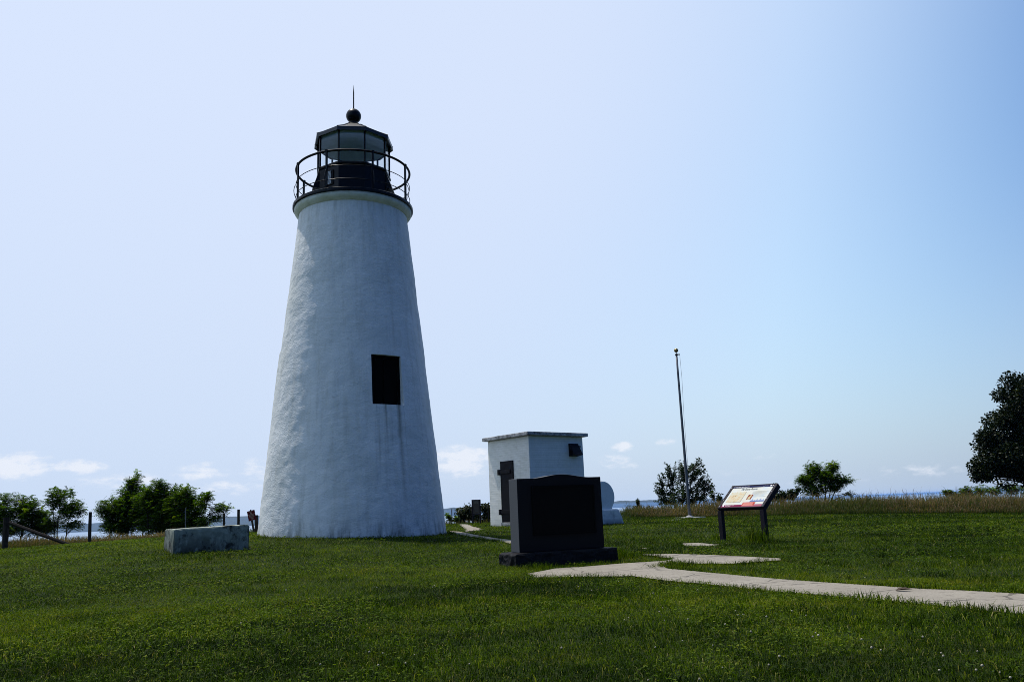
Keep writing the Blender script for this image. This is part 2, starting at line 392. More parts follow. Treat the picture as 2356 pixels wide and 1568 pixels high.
# paths (outlines surveyed on the ground)
def path(name, pix, label, dz=.006):
    pts = [G(a, b) for a, b in pix]; dense = []
    for i, p in enumerate(pts):
        q = pts[(i+1) % len(pts)]; n = max(1, int((q-p).length/.35))
        for k in range(n):
            t = p.lerp(q, k/n); j = .018
            dense.append((t.x+random.uniform(-j, j), t.y+random.uniform(-j, j)))
    bm = bmesh.new(); vs = [bm.verts.new((x, y, 0)) for x, y in dense]
    bm.faces.new(vs); bmesh.ops.triangulate(bm, faces=bm.faces)
    bmesh.ops.subdivide_edges(bm, edges=[e for e in bm.edges if e.calc_length() > .7], cuts=2, use_grid_fill=False)
    bmesh.ops.triangulate(bm, faces=bm.faces)
    cx = np.array([v.co.x for v in bm.verts]); cy = np.array([v.co.y for v in bm.verts]); z = gz(cx, cy)
    for v, h in zip(bm.verts, z): v.co.z = h+dz+.012
    bmesh.ops.recalc_face_normals(bm, faces=bm.faces)
    me = bpy.data.meshes.new(name); bm.to_mesh(me); bm.free()
    if me.polygons and me.polygons[0].normal.z < 0: me.flip_normals()
    o = link(name, me, M_path); tag(o, label, 'path', kind='structure')
    return np.array(dense)
POLYS = []
POLYS.append(path('concrete_path', [(1216,1322),(1278,1310),(1345,1306),(1436,1298),(1532,1292),(1554,1287.5),(1476,1277),(1548,1275.5),(1656,1279),(1795,1286.5),(1795,1291),(1682,1299),(1600,1299),(1538,1295.5),(1532,1308),(1538,1311),(1682,1325),(1843,1340),(2111,1358),(2356,1371),(2800,1394),(2800,1460),(2356,1417),(2299,1413),(2144,1395),(1951,1379),(1790,1365),(1682,1353),(1532,1338),(1457,1328),(1361,1329),(1227,1331)],
                  'pale concrete footpath forking in front of the dark monument'))
POLYS.append(path('path_remnant', [(1567,1251.5),(1607,1250),(1634,1252.5),(1665,1254.5),(1629,1258),(1575,1257.5)], 'small patch of pale path showing through grass left of the panel sign'))
POLYS.append(path('path_sliver', [(1474,1262),(1498,1260.5),(1490,1265)], 'tiny pale sliver of path showing in the grass right of the monument'))
POLYS.append(path('tower_path', [(1340,1262),(1178,1243.5),(1121,1236),(1080,1228.5),(1057,1223.5),(1035,1222.5),(1038,1227),(1069,1234),(1103,1239),(1140,1245.5),(1178,1251.5),(1330,1270)], 'narrow pale footpath curving from behind the monument to the lighthouse'))
POLYS.append(path('overlook_path', [(1052,1206),(1074,1206),(1088,1211.5),(1113,1218),(1100,1220.5),(1072,1223),(1066,1214)], 'short worn sandy path leading to the bluff edge beside the notice board', .002))

def inpoly(x, y, poly):
    r = np.zeros(len(x), bool); n = len(poly)
    for i in range(n):
        x1, y1 = poly[i]; x2, y2 = poly[(i+1) % n]
        c = ((y1 > y) != (y2 > y)); 
        with np.errstate(divide='ignore', invalid='ignore'):
            r ^= c & (x < (x2-x1)*(y-y1)/(y2-y1+1e-12)+x1)
    return r
def on_path(x, y, jit=0.0):
    r = np.zeros(len(x), bool)
    for p in POLYS:
        lo = p.min(0)-.3; hi = p.max(0)+.3
        m = (x > lo[0])&(x < hi[0])&(y > lo[1])&(y < hi[1])
        if m.any(): r[m] |= inpoly(x[m]+rng.normal(0, jit, m.sum()), y[m]+rng.normal(0, jit, m.sum()), p)
    return r

# ------------------------------------------------------------------ water, far shore
m, nt, b = mat('bay_water')
b.inputs['Base Color'].default_value = (.20, .26, .32, 1); b.inputs['Roughness'].default_value = .30; b.inputs['IOR'].default_value = 1.33
pos = N(nt, 'ShaderNodeNewGeometry').outputs['Position']
nt.links.new(ramp(nt, tex(nt, .004, 5, .6, pos, (1, .35, 1)), [(.35, (.15, .21, .27)), (.65, (.25, .31, .37))]), b.inputs['Base Color'])
mb = MB(); mb.lathe([(60, 0), (400, 0), (3000, 0), (38000, 0)], 96, c=(0, 30, WATER)); mb.add([(60*math.cos(2*math.pi*i/32), 30+60*math.sin(2*math.pi*i/32), WATER-.01) for i in range(32)], [tuple(range(32))])
tag(mb.build('bay_water', m), 'pale blue bay water below the bluff reaching the far shore', 'water', kind='structure')

m, nt, b = mat('far_woods')
pos = N(nt, 'ShaderNodeNewGeometry').outputs['Position']
nt.links.new(ramp(nt, tex(nt, .006, 6, .65, pos), [(.3, (.008, .016, .010)), (.7, (.022, .036, .018))]), b.inputs['Base Color']); b.inputs['Roughness'].default_value = .9
def ridge(name, pts, label, seed):
    pts = np.array(pts, float); px = np.linspace(pts[0, 0], pts[-1, 0], 700)
    top = np.interp(px, pts[:, 0], pts[:, 1]); D = np.interp(px, pts[:, 0], pts[:, 2]); rows = []
    h = .8+top*D/FPX
    for k, (f, back) in enumerate(((-.06, 0), (.03, 10), (.22, 120), (.55, 350), (.85, 650), (1, 1000), (.9, 1500), (.3, 2600), (-.1, 3200))):
        r = []
        for i in range(len(px)):
            q = P(px[i], hz(px[i]), D[i]); s = 1+back/D[i]
            nz = mnoise.fractal(Vector((q.x*s*.0012+seed, q.y*s*.0012, k*.1)), 1, 2, 5)*.16 + mnoise.noise(Vector((q.x*.012, q.y*.012, k*3.1+seed)))*.07
            z = WATER+(h[i]-WATER)*max(f*(1+nz), -.1) if f > .1 else WATER+(h[i]-WATER)*f
            r.append((q.x*s, q.y*s, z))
        rows.append(r)
    V = np.array(rows).reshape(-1, 3); n = len(px); j = (np.arange(len(rows)-1)[:, None]*n+np.arange(n-1)[None]).ravel()
    tag(np_mesh(name, V, [np.stack([j, j+1, j+n+1, j+n], 1)], m), label, 'hills', kind='structure')
ridge('far_wooded_hills', [(-700,8,5200),(-100,9,5000),(190,9,5100),(330,7.5,5000),(543,10.5,4700),(760,9,5200),(1026,9,6800),(1150,10,8600),(1300,8.5,10500),(1380,7.5,11500),(1470,10,12000),(1540,8.5,12500),(1640,7,13000),(1760,4.5,13800),(1850,2,14500),(1930,-4,15000)], 'low blue wooded hills along the far shore of the bay', 0)
ridge('hazy_headland', [(1940,-3,20000),(2000,-.6,24000),(2080,1,24000),(2140,1.2,24000),(2180,.3,24000),(2300,-.3,24000),(2500,-2,20000)], 'very faint hazy blue headland beyond the right meadow', 9)

# ------------------------------------------------------------------ lighthouse
TX = P(813, 1230, 20.0).x; TY = 20.0; TZ = g1(TX, TY)-.08
TO = Vector((TX, TY, TZ))
VA = math.atan2(-TY, -TX)                          # azimuth from tower to the camera
def zt(py, dr=0):                                  # height above tower foot of pixel row py on the tower's centre line, dr = metres nearer
    Y = TY-dr*math.cos(math.atan2(TX, TY)); 
    k = Y/TY
    return P(813 + (0), py, Y).z - TZ
R0 = 2.235; R1 = 1.385
WAZ = VA + R(25.0); WZ0 = zt(931, 1.75); WZ1 = zt(815, 1.7)
ZT = zt(459, R1)                                   # tower meets the cornice
print('TOWER', TX, TZ, 'win', WZ0, WZ1, 'top', ZT)
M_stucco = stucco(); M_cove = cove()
LH = thing('lighthouse', 'white conical stucco lighthouse with black lantern, railing and ball finial', 'lighthouse', TO)

def tower_mesh():
    ww = .395
    H = ZT+.05; rad = lambda z: R0+(R1-R0)*z/ZT
    zs = sorted(set(list(np.linspace(-.3, H, 250)) + [WZ0, WZ1])); zs = [z for z in zs if z in (WZ0, WZ1) or min(abs(z-WZ0), abs(z-WZ1)) > .02]
    rw = rad((WZ0+WZ1)/2); da = ww/rw
    free = np.linspace(WAZ+da, WAZ-da+2*math.pi, 300); inn = np.linspace(WAZ-da, WAZ+da, 25)
    az = list(inn[:-1])+list(free[:-1]); n = len(az); mb = MB(); vs = []
    for z in zs:
        r = rad(z)
        for a in az:
            p = Vector((math.cos(a)*r, math.sin(a)*r, z))
            d = mnoise.fractal(p*1.3, 1, 2, 4)*.012 + mnoise.noise(p*5)*.005 + mnoise.noise(p*11)*.0025
            # soft ledge where an older window hood was plastered over on the left
            e = abs((a-(VA-R(93))+math.pi) % (2*math.pi)-math.pi)
            if e < .3: d += .055*max(0, 1-e/.3)*max(0, min(1, (zt(808)-z)/.06))*max(0, 1-max(0, zt(808)-z)/3.2)
            d *= min(1, max(0.15, (ZT-z)*3))
            q = p+Vector((math.cos(a), math.sin(a), .08))*d
            vs.append(q)
    fs = []
    for j in range(len(zs)-1):
        for i in range(n):
            if i < 24 and WZ0-1e-6 <= zs[j] and zs[j+1] <= WZ1+1e-6: continue
            fs.append((j*n+i, j*n+(i+1) % n, (j+1)*n+(i+1) % n, (j+1)*n+i))
    mb.add(vs, fs)
    # reveals of the window
    j0 = zs.index(WZ0); j1 = zs.index(WZ1)
    ring = [vs[j0*n+i] for i in range(25)]+[vs[j*n+24] for j in range(j0+1, j1+1)]+[vs[j1*n+i] for i in range(23, -1, -1)]+[vs[j*n] for j in range(j1-1, j0, -1)]
    nrm = Vector((math.cos(WAZ), math.sin(WAZ), 0)); side = Vector((-math.sin(WAZ), math.cos(WAZ), 0)); base = rad(WZ0)-.27
    inner = [Vector((0, 0, v.z))+nrm*base+side*v.dot(side) for v in ring]
    k = len(ring); mb.add(ring+inner, [(i, (i+1) % k, (i+1) % k+k, i+k) for i in range(k)])
    return mb, nrm, side, base
mb, nrm, side, wb = tower_mesh()
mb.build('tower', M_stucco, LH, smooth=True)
wm = Matrix((side, -nrm, Vector((0, 0, 1)))).transposed().to_4x4()      # local: x along side, y inwards
wm.translation = nrm*wb
mb = MB(); mb.box((-.50, -.01, WZ0-.05), (.50, .05, WZ1+.05), wm); sh = mb.build('window_shutter', M_void, LH)
mb = MB()
for a, c_ in (((-.40, -.055, WZ0), (-.34, -.012, WZ1)), ((.34, -.055, WZ0), (.40, -.012, WZ1)), ((-.338, -.05, WZ0), (.338, -.013, WZ0+.06)), ((-.338, -.05, WZ1-.06), (.338, -.013, WZ1)), ((-.02, -.04, WZ0+.062), (.02, -.014, WZ1-.062))): mb.box(a, c_, wm)
mb.build('window_frame', M_void, sh)

ZC = ZT
RG = 1.535; zd = zt(437.5, RG)                      # underside of the black deck edge
mb = MB(); mb.lathe([(R1-.06, ZC-.02), (R1+.012, ZC), (R1+.03, ZC+.02), (1.455, ZC+.055), (1.495, ZC+.11), (1.50, zd+.005), (1.3, zd+.006)], 128)
mb.build('gallery_cornice', M_cove, LH, smooth=True)
mb = MB(); mb.lathe([(.3, zd+.008), (1.515, zd+.008), (1.545, zd+.02), (1.545, zd+.085), (1.525, zd+.10), (.3, zd+.10)], 128, close=True)
mb.build('gallery_deck', M_black, LH)
ZD = zd+.10
RR = 1.465; ztop = zt(344.5, RR); zm = zt(407, RR); zl = zt(430.5, RR)
print('deck', ZD, 'rail', ztop, zm, zl)
if zl < ZD+.06: zl = ZD+.10
def ring(r, z, t, n=96):
    prof = [(r+t*math.cos(a), z+t*math.sin(a)) for a in np.linspace(0, 2*math.pi, 9)[:-1]]
    return MB().lathe(prof, n, close=True)
ring(RR, ztop, .030).build('hand_rail', M_iron, LH, smooth=True)
ring(RR, ZD+(ztop-ZD)*.60, .010).build('middle_rail', M_black, LH, smooth=True)
ring(RR, ZD+(ztop-ZD)*.24, .010).build('lower_rail', M_black, LH, smooth=True)
for k in range(8):
    a = VA+R(18.5+45*k); c, s_ = math.cos(a), math.sin(a)
    mb = MB(); mm = Matrix.Rotation(a, 4, 'Z')
    mb.box((RR-.022, -.022, ZD-.09), (RR+.022, .022, ztop), mm); mb.box((RR-.03, -.04, ZD-.06), (RR+.085, .04, ZD-.02), mm); mb.box((RR-.035, -.035, ztop-.012), (RR+.035, .035, ztop+.034), mm)
    mb.build('baluster', M_black, LH)
    # curved outer brace of each baluster
    pts = [(c*(RR+.0+.10*math.sin(math.pi*t)), s_*(RR+.10*math.sin(math.pi*t)), ZD-.02+t*(ztop-ZD)*.56) for t in np.linspace(0, 1, 9)]
    MB().tube(pts, .009, 6).build('baluster_brace', M_black, LH, smooth=True)

# lantern: nine-sided
RL = .965; AL = VA+R(-3)+R(20)                      # corners at AL + 40k
zg0 = zt(372, RL*.94); zg1 = zt(303.5, RL*.94); zr0 = zt(305, 1.05*.94); zrt = zt(282, .2)
print('lantern', zg0, zg1, zr0, zrt)
mb = MB(); mb.lathe([(.955, ZD+.003), (.955, zg0-.05)], 9, AL); mb.lathe([(.90, zg0-.05), (.90, ZD+.003)], 9, AL)
lp = mb.build('lantern_parapet', M_black, LH)
mb = MB(); mb.lathe([(.9, zg0-.055), (.985, zg0-.055), (.995, zg0-.02), (.985, zg0+.012), (.9, zg0+.012)], 9, AL, close=True); mb.build('sill_ring', M_black, LH)
def face_frame(k, ap):                              # frame of lantern face k at apothem ap
    a = AL+R(20+40*k); n_ = Vector((math.cos(a), math.sin(a), 0)); s_ = Vector((-math.sin(a), math.cos(a), 0))
    mm = Matrix((s_, -n_, Vector((0, 0, 1)))).transposed().to_4x4(); mm.translation = n_*ap; return mm
# sheet-metal hoods on the two flank faces
for k in range(9):
    rel = ((20+40*k+(AL-VA)*180/math.pi+180) % 360)-180
    if 60 < abs(rel) < 110:
        mm = face_frame(k, .955*math.cos(R(20)))
        mb = MB(); z1 = zg0-.09; z0 = z1-.42; w = .27
        vs = [mm @ Vector(p) for p in ((-w, 0, z1), (w, 0, z1), (w, -.02, z1), (-w, -.02, z1), (-w, 0, z0), (w, 0, z0), (w, -.17, z0), (-w, -.17, z0))]
        mb.add(vs, [(0,1,2,3), (7,6,5,4), (3,2,6,7), (1,0,4,5), (0,3,7,4), (2,1,5,6)])
        mb.build('vent_hood', M_black, LH)
        mb = MB(); mb.box((-.10, -.12, ZD+.12), (.10, 0, ZD+.34), mm); mb.build('vent_box', M_black, LH, bevel=.03)
mm = face_frame(8, .955*math.cos(R(20)))            # louvred grille on the front-left face
for k in range(9):
    rel = ((20+40*k+(AL-VA)*180/math.pi+180) % 360)-180
    if -60 < rel < -30: mm = face_frame(k, .955*math.cos(R(20)))
zlv = zt(405.5, .9); mb = MB()
mb.box((-.15, -.03, zlv-.17), (-.125, 0, zlv+.22), mm); mb.box((.125, -.03, zlv-.17), (.15, 0, zlv+.22), mm); mb.box((-.124, -.029, zlv-.17), (.124, 0, zlv-.15), mm); mb.box((-.124, -.029, zlv+.20), (.124, 0, zlv+.22), mm)
lv = mb.build('vent_grille', M_black, LH)
mb = MB()
for i in range(11): mb.box((-.08, -.024, zlv-.14+i*.032), (.085, -.006, zlv-.122+i*.032), mm)
mb.build('grille_slats', flat('pale_louvre', (.55, .58, .62)), lv)
ZE = zg1+.02
for k in range(9):
    a = AL+R(40*k); c, s_ = math.cos(a), math.sin(a)
    mb = MB(); mb.box((RL-.035, -.018, zg0+.012), (RL+.005, .018, zg1+.10), Matrix.Rotation(a, 4, 'Z')); mb.build('mullion', M_black, LH)
    mm = face_frame(k, (RL-.02)*math.cos(R(20))); hw = RL*math.sin(R(20))-.022
    mb = MB(); mb.box((-hw, -.003, zg0+.013), (hw, .003, ZE+.084), mm); mb.build('glass_pane', M_glass, LH)
ZE = zg1+.02
mb = MB(); mb.lathe([(.925, ZE+.085), (.97, ZE+.085), (.97, ZE+.115), (.925, ZE+.115)], 9, AL, close=True); mb.build('lantern_head_ring', M_black, LH)
RE = 1.055
mb = MB(); mb.lathe([(RE-.06, ZE+.02), (RE, ZE-.005), (RE-.005, ZE+.10), (.60, zrt-(zrt-ZE-.1)*.52), (.215, zrt), (.19, zrt+.02)], 9, AL, cap1=True)
mb.lathe([(RE-.06, ZE+.02), (.985, ZE+.06), (.975, ZE+.118), (.90, ZE+.119)], 9, AL)
rf = mb.build('lantern_roof', M_black_roof, LH)
mb = MB()
for k in range(9):
    a = AL+R(40*k); c, s_ = math.cos(a), math.sin(a)
    mb.tube([(c*(RE-.006), s_*(RE-.006), ZE+.103), (c*.602, s_*.602, zrt-(zrt-ZE-.1)*.52+.004), (c*.217, s_*.217, zrt+.004)], .014, 6)
mb.build('roof_seams', M_black, rf)
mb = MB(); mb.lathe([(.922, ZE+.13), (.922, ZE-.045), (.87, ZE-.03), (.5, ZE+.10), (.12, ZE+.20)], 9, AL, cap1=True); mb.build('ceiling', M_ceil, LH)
rb = .20; zb = zt(267.5)
mb = MB(); mb.lathe([(.10, zrt-.01), (.085, zrt+.06), (.10, zb-rb+.03)], 24); mb.build('ball_neck', M_black, LH, smooth=True)
mb = MB(); mb.lathe([(max(.002, rb*math.sin(t)), zb-rb*math.cos(t)) for t in np.linspace(.02, math.pi-.02, 26)], 40, cap0=True, cap1=True); mb.build('ball_finial', M_black, LH, smooth=True)
zq = zt(196); MB().tube([(0, 0, zb+rb-.01), (0, 0, zb+rb+.5), (0, 0, zq-.12), (0, 0, zq)], [.018, .016, .009, .002], 8).build('lightning_rod', M_black, LH)
mb = MB(); mb.lathe([(.10, ZD+.1), (.10, zg0+.02), (.14, zg0+.03), (.14, zg0+.06)], 24, cap1=True); lb = mb.build('lamp_stand', M_iron, LH)
mb = MB(); mb.lathe([(.12, zg0+.061), (.125, zg0+.2), (.10, zg0+.30), (.04, zg0+.35), (.005, zg0+.36)], 24); mb.build('lamp_lens', M_glass, lb, smooth=True)

# ------------------------------------------------------------------ oil house
b_ = R(38)
oc = P(1225, 1216, 23.6); oc.z = g1(oc.x, oc.y)-.06       # near corner of the house
HW = 2.02
ztopw = P(1221, 1001, 23.6).z - oc.z
OH = thing('oil_house', 'small white painted brick oil house with flat concrete roof and iron door', 'outbuilding', oc, b_)
M_brick = painted_brick()
# local frame: x along the right (hood) wall away from the near corner, y along the left (door) wall
SX, SY = 2.12, 2.02
mb = MB(); mb.box((0, 0, 0), (SX, SY, ztopw))
# chop the door opening recess by building the left wall in pieces is unnecessary: the iron door stands proud of the brick
w = mb.build('brick_walls', M_brick, OH, bevel=.012)
mb = MB(); mb.box((-.13, -.13, ztopw+.003), (SX+.13, SY+.13, ztopw+.112)); rf = mb.build('roof_slab', M_slabroof, OH, bevel=.018)
dz0 = .22; dz1 = dz0+1.79; dy0, dy1 = .76, 1.38
mb = MB(); mb.box((-.035, dy0, dz0), (.01, dy1, dz1))
for i in range(18):
    for y in (dy0+.03, dy1-.03):
        zz = dz0+.05+i*(dz1-dz0-.1)/17; mb.box((-.044, y-.009, zz-.009), (-.034, y+.009, zz+.009))
dr = mb.build('iron_door', M_iron, OH)
for z in (dz0+.25, dz1-.37):
    mb = MB(); mb.box((-.06, dy0+.12, z), (-.036, dy1+.03, z+.10)); mb.box((-.075, dy1+.02, z-.03), (0.004, dy1+.10, z+.13))
    mb.build('strap_hinge', M_iron, dr, bevel=.004)
mb = MB(); mb.box((-.05, dy0-.05, dz0-.09), (.01, dy1+.04, dz0-.004)); mb.build('door_sill', M_slabroof, OH, bevel=.01)
# sheet-iron hood over the vent in the right wall
hx0, hx1 = 1.53, 1.88; hz1 = ztopw-.21; hz0 = hz1-.38
mb = MB()
vs = [(hx0, 0, hz1), (hx1, 0, hz1), (hx1, -.05, hz1), (hx0, -.05, hz1), (hx0, .0, hz0), (hx1, .0, hz0), (hx1, -.26, hz0+.03), (hx0, -.26, hz0+.03)]
mb.add(vs, [(0,1,2,3), (7,6,5,4), (3,2,6,7), (1,0,4,5), (0,3,7,4), (2,1,5,6)])
mb.build('vent_hood', M_iron, OH, bevel=.006)
mb = MB(); mb.box((1.95, -.012, hz1-.10), (2.03, .004, hz1-.05)); mb.build('wall_bracket', M_slabroof, OH)

# ------------------------------------------------------------------ tank and cradle (axis runs like the oil house)
tc = P(1389, 1142, 25.2)                                  # centre of the visible end
ax = R(38)
base = Vector((tc.x, tc.y, g1(tc.x, tc.y)))
rT = .47
TK = thing('oil_tank', 'white cylindrical tank lying on its painted concrete cradle behind the monument', 'tank', (tc.x, tc.y, tc.z), ax)
def lathe_y(mb, prof, n=64):                              # axis along local y (away from the camera side)
    vs = []; fs = []
    for r, y in prof:
        for i in range(n): t = 2*math.pi*i/n; vs.append((r*math.cos(t), y, r*math.sin(t)))
    for j in range(len(prof)-1):
        for i in range(n): fs.append((j*n+i, j*n+(i+1) % n, (j+1)*n+(i+1) % n, (j+1)*n+i))
    fs.append(tuple(range(n))); fs.append(tuple((len(prof)-1)*n+i for i in range(n))); mb.add(vs, fs); return mb
lathe_y(MB(), [(rT-.03, 0), (rT-.008, .006), (rT, .03), (rT, 1.5), (rT-.03, 1.53)]).build('tank_shell', M_tank, TK)
lathe_y(MB(), [(rT+.004, .06), (rT+.012, .062), (rT+.012, .10), (rT+.004, .102)]).build('tank_band', M_tank, TK)
zc = base.z-.05
CR = thing('concrete_cradle', 'white painted sloping concrete block carrying the white tank', 'cradle', (tc.x, tc.y, zc), ax)
hc = tc.z-rT*.80-zc
mb = MB(); prof = [(-.62, 0), (.74, 0), (.66, hc*.5), (.52, hc), (-.44, hc)]
arc = [(.30*math.cos(t)*1.0, hc-.0-.02+.0) for t in ()]
mb.prism(prof, -.10, 1.45); mb.build('cradle_block', M_cradle, CR, bevel=.05, seg=3)
mb = MB(); mb.prism([(-.40, hc+.003), (.40, hc+.003), (.34, hc+.06), (.22, hc+.02), (0, hc+.006), (-.22, hc+.02), (-.34, hc+.06)], .04, 1.40); mb.build('saddle', M_cradle, CR, bevel=.01)

# ------------------------------------------------------------------ monument
a_ = R(24)
mc = P(1195.5, 1271, 11.5)                                # front-left bottom corner of the stone
gm = g1(mc.x+.5, mc.y+.1)-.03
MO = thing('granite_monument', 'black granite monument with curved top and dark plaque on rock-faced base', 'monument', (mc.x, mc.y, gm), a_)
zb_ = mc.z-gm
hL = P(1189.8, 1100.5, 11.5).z-mc.z
WM = 1.345; TM = .29
top = []
for i in range(41):
    t = i/40; 
    s_ = max(0, math.sin(math.pi*min(1, max(0, (t-.17)/.70))))**2
    top.append((WM*t, zb_+hL+.050*s_ - .0*t))
poly = [(0, zb_), (WM, zb_)]+list(reversed(top))
mb = MB(); mb.prism(poly, 0, TM)
st = mb.build('headstone', M_granite, MO, bevel=.006)
st.data.materials.append(M_graniteside)
for p in st.data.polygons:
    if abs(p.normal.y) < .5: p.material_index = 1
px0, px1 = .16*WM, .905*WM; pz0 = zb_+hL*.215; pz1 = zb_+hL*.895
mb = MB(); mb.box((px0, -.014, pz0), (px1, .004, pz1)); pq = mb.build('bronze_plaque', M_plaque, MO, bevel=.004)
mb = MB()
for l, h in (((px0, -.024, pz0), (px1, -.0145, pz0+.022)), ((px0, -.024, pz1-.022), (px1, -.0145, pz1)), ((px0, -.024, pz0+.0225), (px0+.022, -.0145, pz1-.0225)), ((px1-.022, -.024, pz0+.0225), (px1, -.0145, pz1-.0225))): mb.box(l, h)
mb.build('plaque_border', M_plaque, pq)
# rock-faced base, roughened ends
bm = bmesh.new(); bmesh.ops.create_cube(bm, size=1)
for v in bm.verts: v.co = Vector(((v.co.x+.5)*1.565-.085, (v.co.y+.5)*.56-.14, (v.co.z+.5)*(zb_+.09)-.09))
bmesh.ops.subdivide_edges(bm, edges=bm.edges[:], cuts=22, use_grid_fill=True)
for v in bm.verts:
    p = v.co; topf = p.z > zb_-1e-4
    d = mnoise.fractal(Vector(p)*7+Vector((3, 1, 0)), 1, 2, 4)*.032
    e = min(1, (zb_-p.z)/.03) if not topf else 0
    if p.x < -.0849+.001: p.x += (d-.02)*e - .02*e
    if p.x > 1.48-.001: p.x += (d-.01)*e
    if p.y < -.1399: p.y += (d*.7-.01)*e
    if p.y > .4199: p.y += d*.7*e
    p.z = min(p.z, zb_-.004)
me = bpy.data.meshes.new('stone_base'); bm.to_mesh(me); bm.free(); link('stone_base', me, M_rock, MO)

# ------------------------------------------------------------------ weathered concrete trough
bc = P(398, 1273, 14.7); a_ = R(31)
TR = thing('concrete_block', 'long weathered white concrete block with dark mould on the left lawn', 'concrete block', (bc.x, bc.y, g1(bc.x, bc.y)-.07), a_)
ht = P(398, 1217, 14.7).z-TR.location.z
bm = bmesh.new(); bmesh.ops.create_cube(bm, size=1)
def pixel(p):
    d = Vector(p)-EYE; return CX+FPX*d.dot(RT)/d.dot(fw), CY-FPX*d.dot(UP)/d.dot(fw)
LB = min(np.linspace(.9, 2.5, 161), key=lambda l: abs(pixel((bc.x+l*math.cos(a_), bc.y+l*math.sin(a_), bc.z+.2))[0]-573))
DB = min(np.linspace(.3, 2, 171), key=lambda l: abs(pixel((bc.x-l*math.sin(a_), bc.y+l*math.cos(a_), bc.z+.2))[0]-377.5))
print('block', LB, DB, ht)
for v in bm.verts: v.co = Vector(((v.co.x+.5)*LB, (v.co.y+.5)*DB, (v.co.z+.5)*ht))
bmesh.ops.bevel(bm, geom=bm.edges[:], offset=.02, segments=2, affect='EDGES')
bmesh.ops.subdivide_edges(bm, edges=[e for e in bm.edges if e.calc_length() > .2], cuts=26, use_grid_fill=True)
for v in bm.verts:
    p = v.co.copy(); d = mnoise.fractal(p*3.5, 1, 2, 5)*.012
    chip = max(0, mnoise.noise(p*6+Vector((9, 2, 4)))-.25)*.09 if p.z > ht-.045 and (p.y < .05 or p.x < .05) else 0
    v.co.z += d*.6-chip; v.co.y += d if p.y < .02 else 0; v.co.x += d*.8
    v.co.z += .028*(p.x/LB) if p.z > ht*.5 else 0
me = bpy.data.meshes.new('block'); bm.to_mesh(me); bm.free(); link('cast_block', me, M_trough, TR)

# ------------------------------------------------------------------ flagpole
fb = P(1587, 1190, 32); fb.z = g1(fb.x, fb.y)
ft = P(1556.5, 817, 32)
PAD = thing('flagpole_pad', 'square concrete pad at the foot of the grey flagpole', 'pad', fb, R(20))
mb = MB(); mb.box((-.45, -.42, -.08), (.45, .42, .035)); mb.build('pad_slab', M_pad, PAD, bevel=.015)
FP = thing('flagpole', 'tall bare grey metal flagpole with gold ball on its top', 'flagpole', (fb.x, fb.y, fb.z+.036))
hp = ft.z-fb.z-.036; lx = (ft.x-fb.x)
print('flagpole lean', lx, hp)
pp = lambda t: Vector((lx*t, 0, hp*t))
MB().tube([pp(t) for t in np.linspace(0, 1, 9)], [.058, .057, .055, .053, .050, .047, .044, .041, .038], 16).build('pole', M_steel, FP, smooth=True)
mb = MB(); mb.lathe([(.16, 0), (.15, .02), (.09, .05), (.060, .07)], 24, cap0=True); mb.build('base_collar', flat('pale_collar', (.30, .30, .30)), FP, smooth=True)
mb = MB(); mb.lathe([(.055, 0), (.06, .03), (.045, .06), (.012, .065), (.012, .13)], 16, c=pp(1)); mb.box((0, -.015, .01), (.14, .015, .05), Matrix.Translation(pp(1))); mb.build('truck', M_iron, FP)
mb = MB(); mb.lathe([(max(.002, .085*math.sin(t)), .20-.085*math.cos(t)) for t in np.linspace(.02, math.pi-.02, 14)], 20, cap0=True, cap1=True, c=pp(1)); mb.build('ball_finial', M_goldball, FP, smooth=True)
MB().tube([pp(1)+Vector((.13, 0, .02)), pp(.85)+Vector((.14, 0, 0)), pp(.6)+Vector((.09, -.02, 0)), pp(.2)+Vector((.085, 0, 0)), pp(.17)+Vector((.07, 0, 0))], .005, 5).build('halyard', M_iron, FP)
q = G(1576+126, 1202) if False else G(1701-0, 1203); q = G(2500/1.7385+ (570*.3507)/1.7385, (1750+938*.3507)/1.7385)
mb = MB(); mb.lathe([(.20, -.03), (.20, .012), (.19, .02)], 20, cap1=True); ut = mb.build('utility_lid', M_pad); ut.location = q; tag(ut, 'small round concrete lid in the grass left of the flagpole pad', 'lid')

# ------------------------------------------------------------------ wayside panel sign
c_ = R(55)
sb = P(1650, 1168, 16.3); sg = g1(sb.x+.35, sb.y-.3)
WS = thing('panel_sign', 'angled information panel in dark frame on two dark posts in the lawn', 'sign', (sb.x, sb.y, sg-.02), -c_)
zf = sb.z-(sg-.02)
W_ = 1.11; SL = .66; TILT = R(40)
mm = Matrix.Translation((0, 0, zf)) @ Matrix.Rotation(TILT, 4, 'X')   # local x right, y up the slope, z out of the face
def mbox(lo, hi): return MB().box(lo, hi, mm)
for x in (0, W_-.09):
    mb = MB(); mb.box((x, -.0, -.12), (x+.09, .085, zf-.052)); mb.build('post', M_signframe, WS, bevel=.004)
mb = MB(); mb.box((0, 0, -.10), (.062, SL, 0), mm); mb.box((W_-.062, 0, -.10), (W_, SL, 0), mm)
mb.box((.0625, 0, -.075), (W_-.0625, .022, -.002), mm); mb.box((.0625, SL-.022, -.075), (W_-.0625, SL, -.002), mm)
fr = mb.build('frame', M_signframe, WS, bevel=.003)
M_screw = flat('screw_head', (.40, .40, .42), .3)
for x in (.031, W_-.031):
    for y in (.05, .23, .42, .58): mbox((x-.008, y-.008, .001), (x+.008, y+.008, .006)).build('screw', M_screw, fr)
X0, X1, Y0, Y1 = .063, W_-.063, .0225, SL-.0225
m, nt, b = mat('panel_print')
